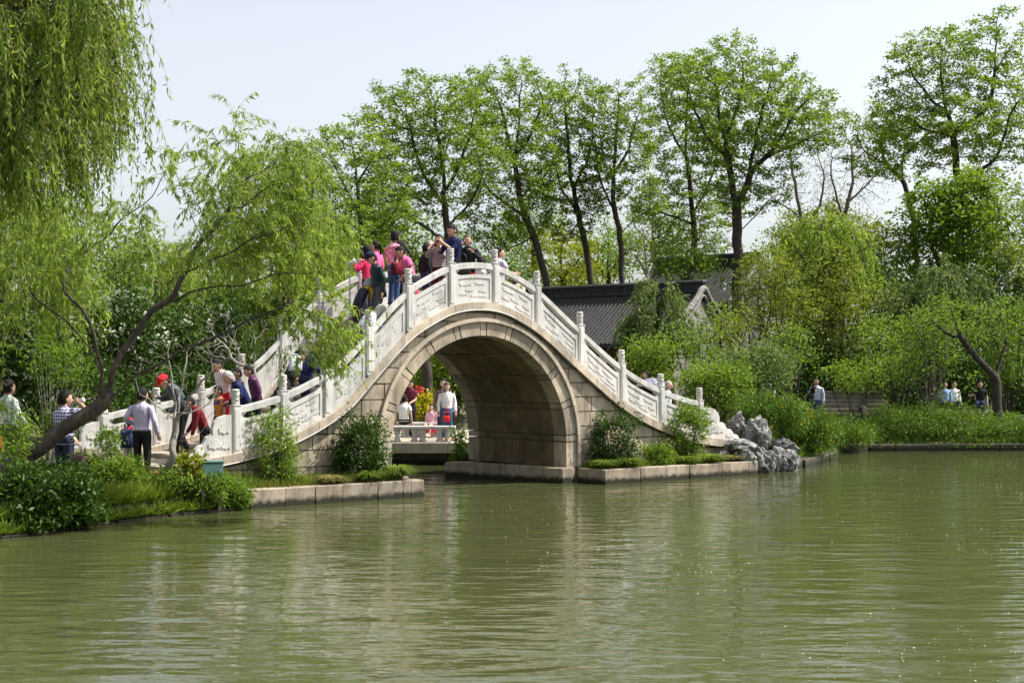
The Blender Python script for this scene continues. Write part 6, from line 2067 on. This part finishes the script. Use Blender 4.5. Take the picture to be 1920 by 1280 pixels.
rb(1531, 716, 47.4, 240, 'person in a pale blue shirt and jeans at the left end of the steps', 1.66, top=PALEB, bottom=JEANS)
rb(1771, 724, 49.4, 265, 'person in a blue top sitting in the shade at the right', 1.62, top=SKYB, bottom=BLACKC, legs='sit')
rb(1788, 722, 49.6, 275, 'person in a white top sitting in the shade beside the one in blue', 1.62, top=WHITE, bottom=BLACKC, legs='sit')
rb(1838, 722, 49.6, 250, 'person in dark clothes with bare arms sitting near the gnarled tree', 1.62, top=BLACKC, bottom=NAVY, legs='sit', sleeves='short', rh=(.25, .35, 1.20))
rb(1212, 708, 43.2, 200, 'person in black under the pale lilac parasol', 1.55, top=BLACKC, bottom=BLACKC, rh=(.12, .18, 1.25))

# grow every body skin at once, then join its head
bpy.context.view_layer.update()
dg = bpy.context.evaluated_depsgraph_get()
for body, hm, skin in BODIES:
    me = bpy.data.meshes.new_from_object(body.evaluated_get(dg))
    v0 = len(me.vertices)
    bm = bmesh.new(); bm.from_mesh(me)
    for f in bm.faces: f.material_index = 0
    vs = [bm.verts.new(p) for p in hm.v]
    for f, mi in zip(hm.f, hm.m):
        try:
            nf = bm.faces.new([vs[i] for i in f]); nf.material_index = mi; nf.smooth = True
        except ValueError: pass
    bmesh.ops.recalc_face_normals(bm, faces=bm.faces)
    me2 = bpy.data.meshes.new('body'); bm.to_mesh(me2); bm.free()
    for m in (skin, M_EYE, M_LIP): me2.materials.append(m)
    body.modifiers.clear(); body.data = me2
    bpy.data.meshes.remove(me)

# ------------------------------------------------------------------ things people carry
M_PHONE = plain_mat('phone_case', (.03, .03, .035), .3, .1, 3, .5)
M_PHONER = plain_mat('red_phone_case', (.45, .05, .06), .35, .1, 3, .5)
M_CUP = plain_mat('white_paper_cup', (.75, .75, .74), .6, .05)
M_BAGO = plain_mat('orange_bag_cloth', (.70, .24, .04), .8, .15, 5)
M_BAGB = plain_mat('brown_leather', (.09, .045, .04), .5, .25, 6, .4)
M_BAGK = plain_mat('black_leather', (.018, .020, .026), .4, .2, 6, .5)
M_BAGW = plain_mat('white_nylon', (.62, .64, .68), .5, .1, 6, .4)
M_BAGN = plain_mat('navy_nylon', (.02, .03, .09), .7, .2, 6)
M_BAGR = plain_mat('red_leather', (.62, .02, .025), .45, .1, 6, .4)


def bag(name, label, loc, w, d, h, mat, rz=0.0, strap=.18, cat='bag', round_=.35):
    o = empty(name, tuple(loc), rz, label, cat)
    m = MB()
    rings = []
    for z, q in ((0, .80), (h * .06, .95), (h * .3, 1.0), (h * .7, .95), (h * .94, .80), (h, .62)):
        rings.append([Vector((math.copysign(abs(math.cos(t)) ** round_, math.cos(t)) * w / 2 * (1 if z < h * .9 else .93), math.copysign(abs(math.sin(t)) ** round_, math.sin(t)) * d / 2 * q, z - h - strap)) for t in np.linspace(0, 2 * math.pi, 17)[:-1]])
    m.loft(rings); m.build('bag_body', mat, o, True)
    for s in (-1, 1):
        MB().tube([(-w * .25, s * d * .2, -strap - .02), (-w * .20, s * d * .12, -strap * .35), (0, 0, .0), (w * .20, s * d * .12, -strap * .35), (w * .25, s * d * .2, -strap - .02)], .009, 5).build('handle', mat, o, True)
    return o


def phone(label, loc, rz, tilt, mat):
    o = empty('phone', tuple(loc), rz, label, 'phone')
    Mx = Matrix.Rotation(tilt, 4, 'X')
    MB().box((-.038, -.005, -.078), (.038, .005, .078), Mx, ch=.003).build('case', mat, o)
    MB().box((-.034, -.0068, -.072), (.034, -.0052, .072), Mx).build('screen', M_EYE, o)


phone('dark phone in the hands of the tall man in blue', (qI[1][0] + qI[1][1]) / 2, R(222 + 90), R(-30), M_PHONER)
phone('red phone in front of the woman in stripes', (qG[1][0] + qG[1][1]) / 2, R(255 + 90), R(-10), M_PHONER)
phone('silver grey phone held up by the woman in the dark cardigan', qJ[1][1], R(262 + 90), R(-5), M_STEEL)
phone('phone raised by the long haired woman below the crest', qM[1][0], R(150), R(-25), M_PHONE)
w = pB[1][1]
cup = MB().lathe([(.030, 0), (.038, .10), (.040, .105), (.036, .104)], 12).build('cup', M_CUP, None, True)
cup.location = w; cup.rotation_euler = (R(10), R(70), 0); tag(cup, 'white cup at the mouth of the man in the checked shirt', 'cup')
bag('shopping_bag', 'orange bag hanging behind the walking man at the left edge', pA[4]((.02, -.30, 1.0)), .30, .12, .34, M_BAGO, R(20), .16)
bag('handbag', 'dark brown bag hanging from the hand of the man in the checked shirt', pB[1][0] + Vector((0, 0, -.02)), .38, .14, .30, M_BAGB, R(-15), .20)
bag('handbag', 'black shoulder bag of the woman in the pink tee', qF[4]((-.26, .02, 1.26)), .36, .15, .30, M_BAGK, R(30), .22)
bag('handbag', 'dark bag hanging at the side of the tall man in blue', qI[4]((-.34, .02, 1.12)), .34, .14, .28, M_BAGK, R(10), .22)
bag('handbag', 'small bright red handbag in front of the woman in jeans', tE[4]((.02, .22, 1.02)), .19, .09, .17, M_BAGR, R(0), .26)
bag('handbag', 'large red and black flowered bag of the person in the black cap', qE[4]((.30, -.10, 1.20)), .30, .14, .27, REDFLOR, R(30), .2)
bag('white_bag', 'white bag on the back of the climbing person behind the willow', pL[4]((0, -.20, 1.42)), .26, .15, .30, M_BAGW, R(25), .04)


def backpack(label, P, k, mat, face):
    loc = P[4]((0, -.15, 1.12))
    o = empty('backpack', tuple(loc), R(face - 90), label, 'backpack')
    rings = []
    for z, w_, d_ in ((-.24, .10, .06), (-.22, .15, .10), (-.05, .165, .125), (.10, .155, .11), (.19, .12, .08), (.22, .06, .04)):
        rings.append([Vector((math.copysign(abs(math.cos(t)) ** .6, math.cos(t)) * w_ * k, (math.copysign(abs(math.sin(t)) ** .6, math.sin(t)) * d_ - .03) * k, z * k)) for t in np.linspace(0, 2 * math.pi, 17)[:-1]])
    MB().loft(rings).build('bag_body', mat, o, True)
    MB().box((-.11 * k, -.19 * k, -.18 * k), (.11 * k, -.14 * k, -.02 * k), ch=.02 * k).build('pocket', mat, o)
    for s in (-1, 1):
        MB().tube([(s * .09 * k, .02 * k, .20 * k), (s * .11 * k, .12 * k, .33 * k), (s * .12 * k, .27 * k, .22 * k), (s * .12 * k, .28 * k, .02 * k), (s * .14 * k, .10 * k, -.16 * k)], .016 * k, 6, flat=.5).build('strap', mat, o, True)
backpack('navy backpack on the small child in red', pD, .80, M_BAGN, 85)
# scarf of the grey haired woman
m = MB()
ctr = qA[4]((0, 0, 0))
base_ = qA[6](0, .0, 1.44) * qA[3]
rings = []
for a in np.linspace(0, 2 * math.pi, 17):
    c_ = Vector((math.cos(a) * .085, math.sin(a) * .085 + .01, .015 * math.sin(a * 2))) * qA[3] + base_
    rad_ = Vector((math.cos(a), math.sin(a), 0))
    rings.append([c_ + (rad_ * math.cos(t) * .035 + Vector((0, 0, 1)) * math.sin(t) * .05) * qA[3] for t in np.linspace(0, 2 * math.pi, 9)[:-1]])
m.loft(rings, None, None, False)
m.tube([base_ + Vector(p) * qA[3] for p in ((.05, .09, .0), (.07, .14, -.08), (.06, .15, -.20), (.08, .14, -.30))], [.05, .055, .06, .03], 8, flat=.4)
sc_ = m.build('scarf', YELLOW, None, True); sc_.parent = qA[0]
# parasol
w = at(1224, 712, 43.0)
o = empty('parasol', (w.x, w.y, w.z - .55), 0, 'pale lilac parasol open under the trees behind the right railing', 'umbrella')
rings = []
for r_, z in ((.03, .62), (.25, .57), (.42, .48), (.53, .36)):
    rings.append([Vector((math.cos(t) * r_ * (1 - .05 * (i % 2)), math.sin(t) * r_ * (1 - .05 * (i % 2)), z)) for i, t in enumerate(np.linspace(0, 2 * math.pi, 17)[:-1])])
MB().loft(rings, None, None, False).build('canopy', C('lilac_parasol_cloth', (.36, .35, .43)), o)
MB().tube([(0, 0, -.25), (0, 0, .66)], .010, 6).build('shaft', M_STEEL, o)
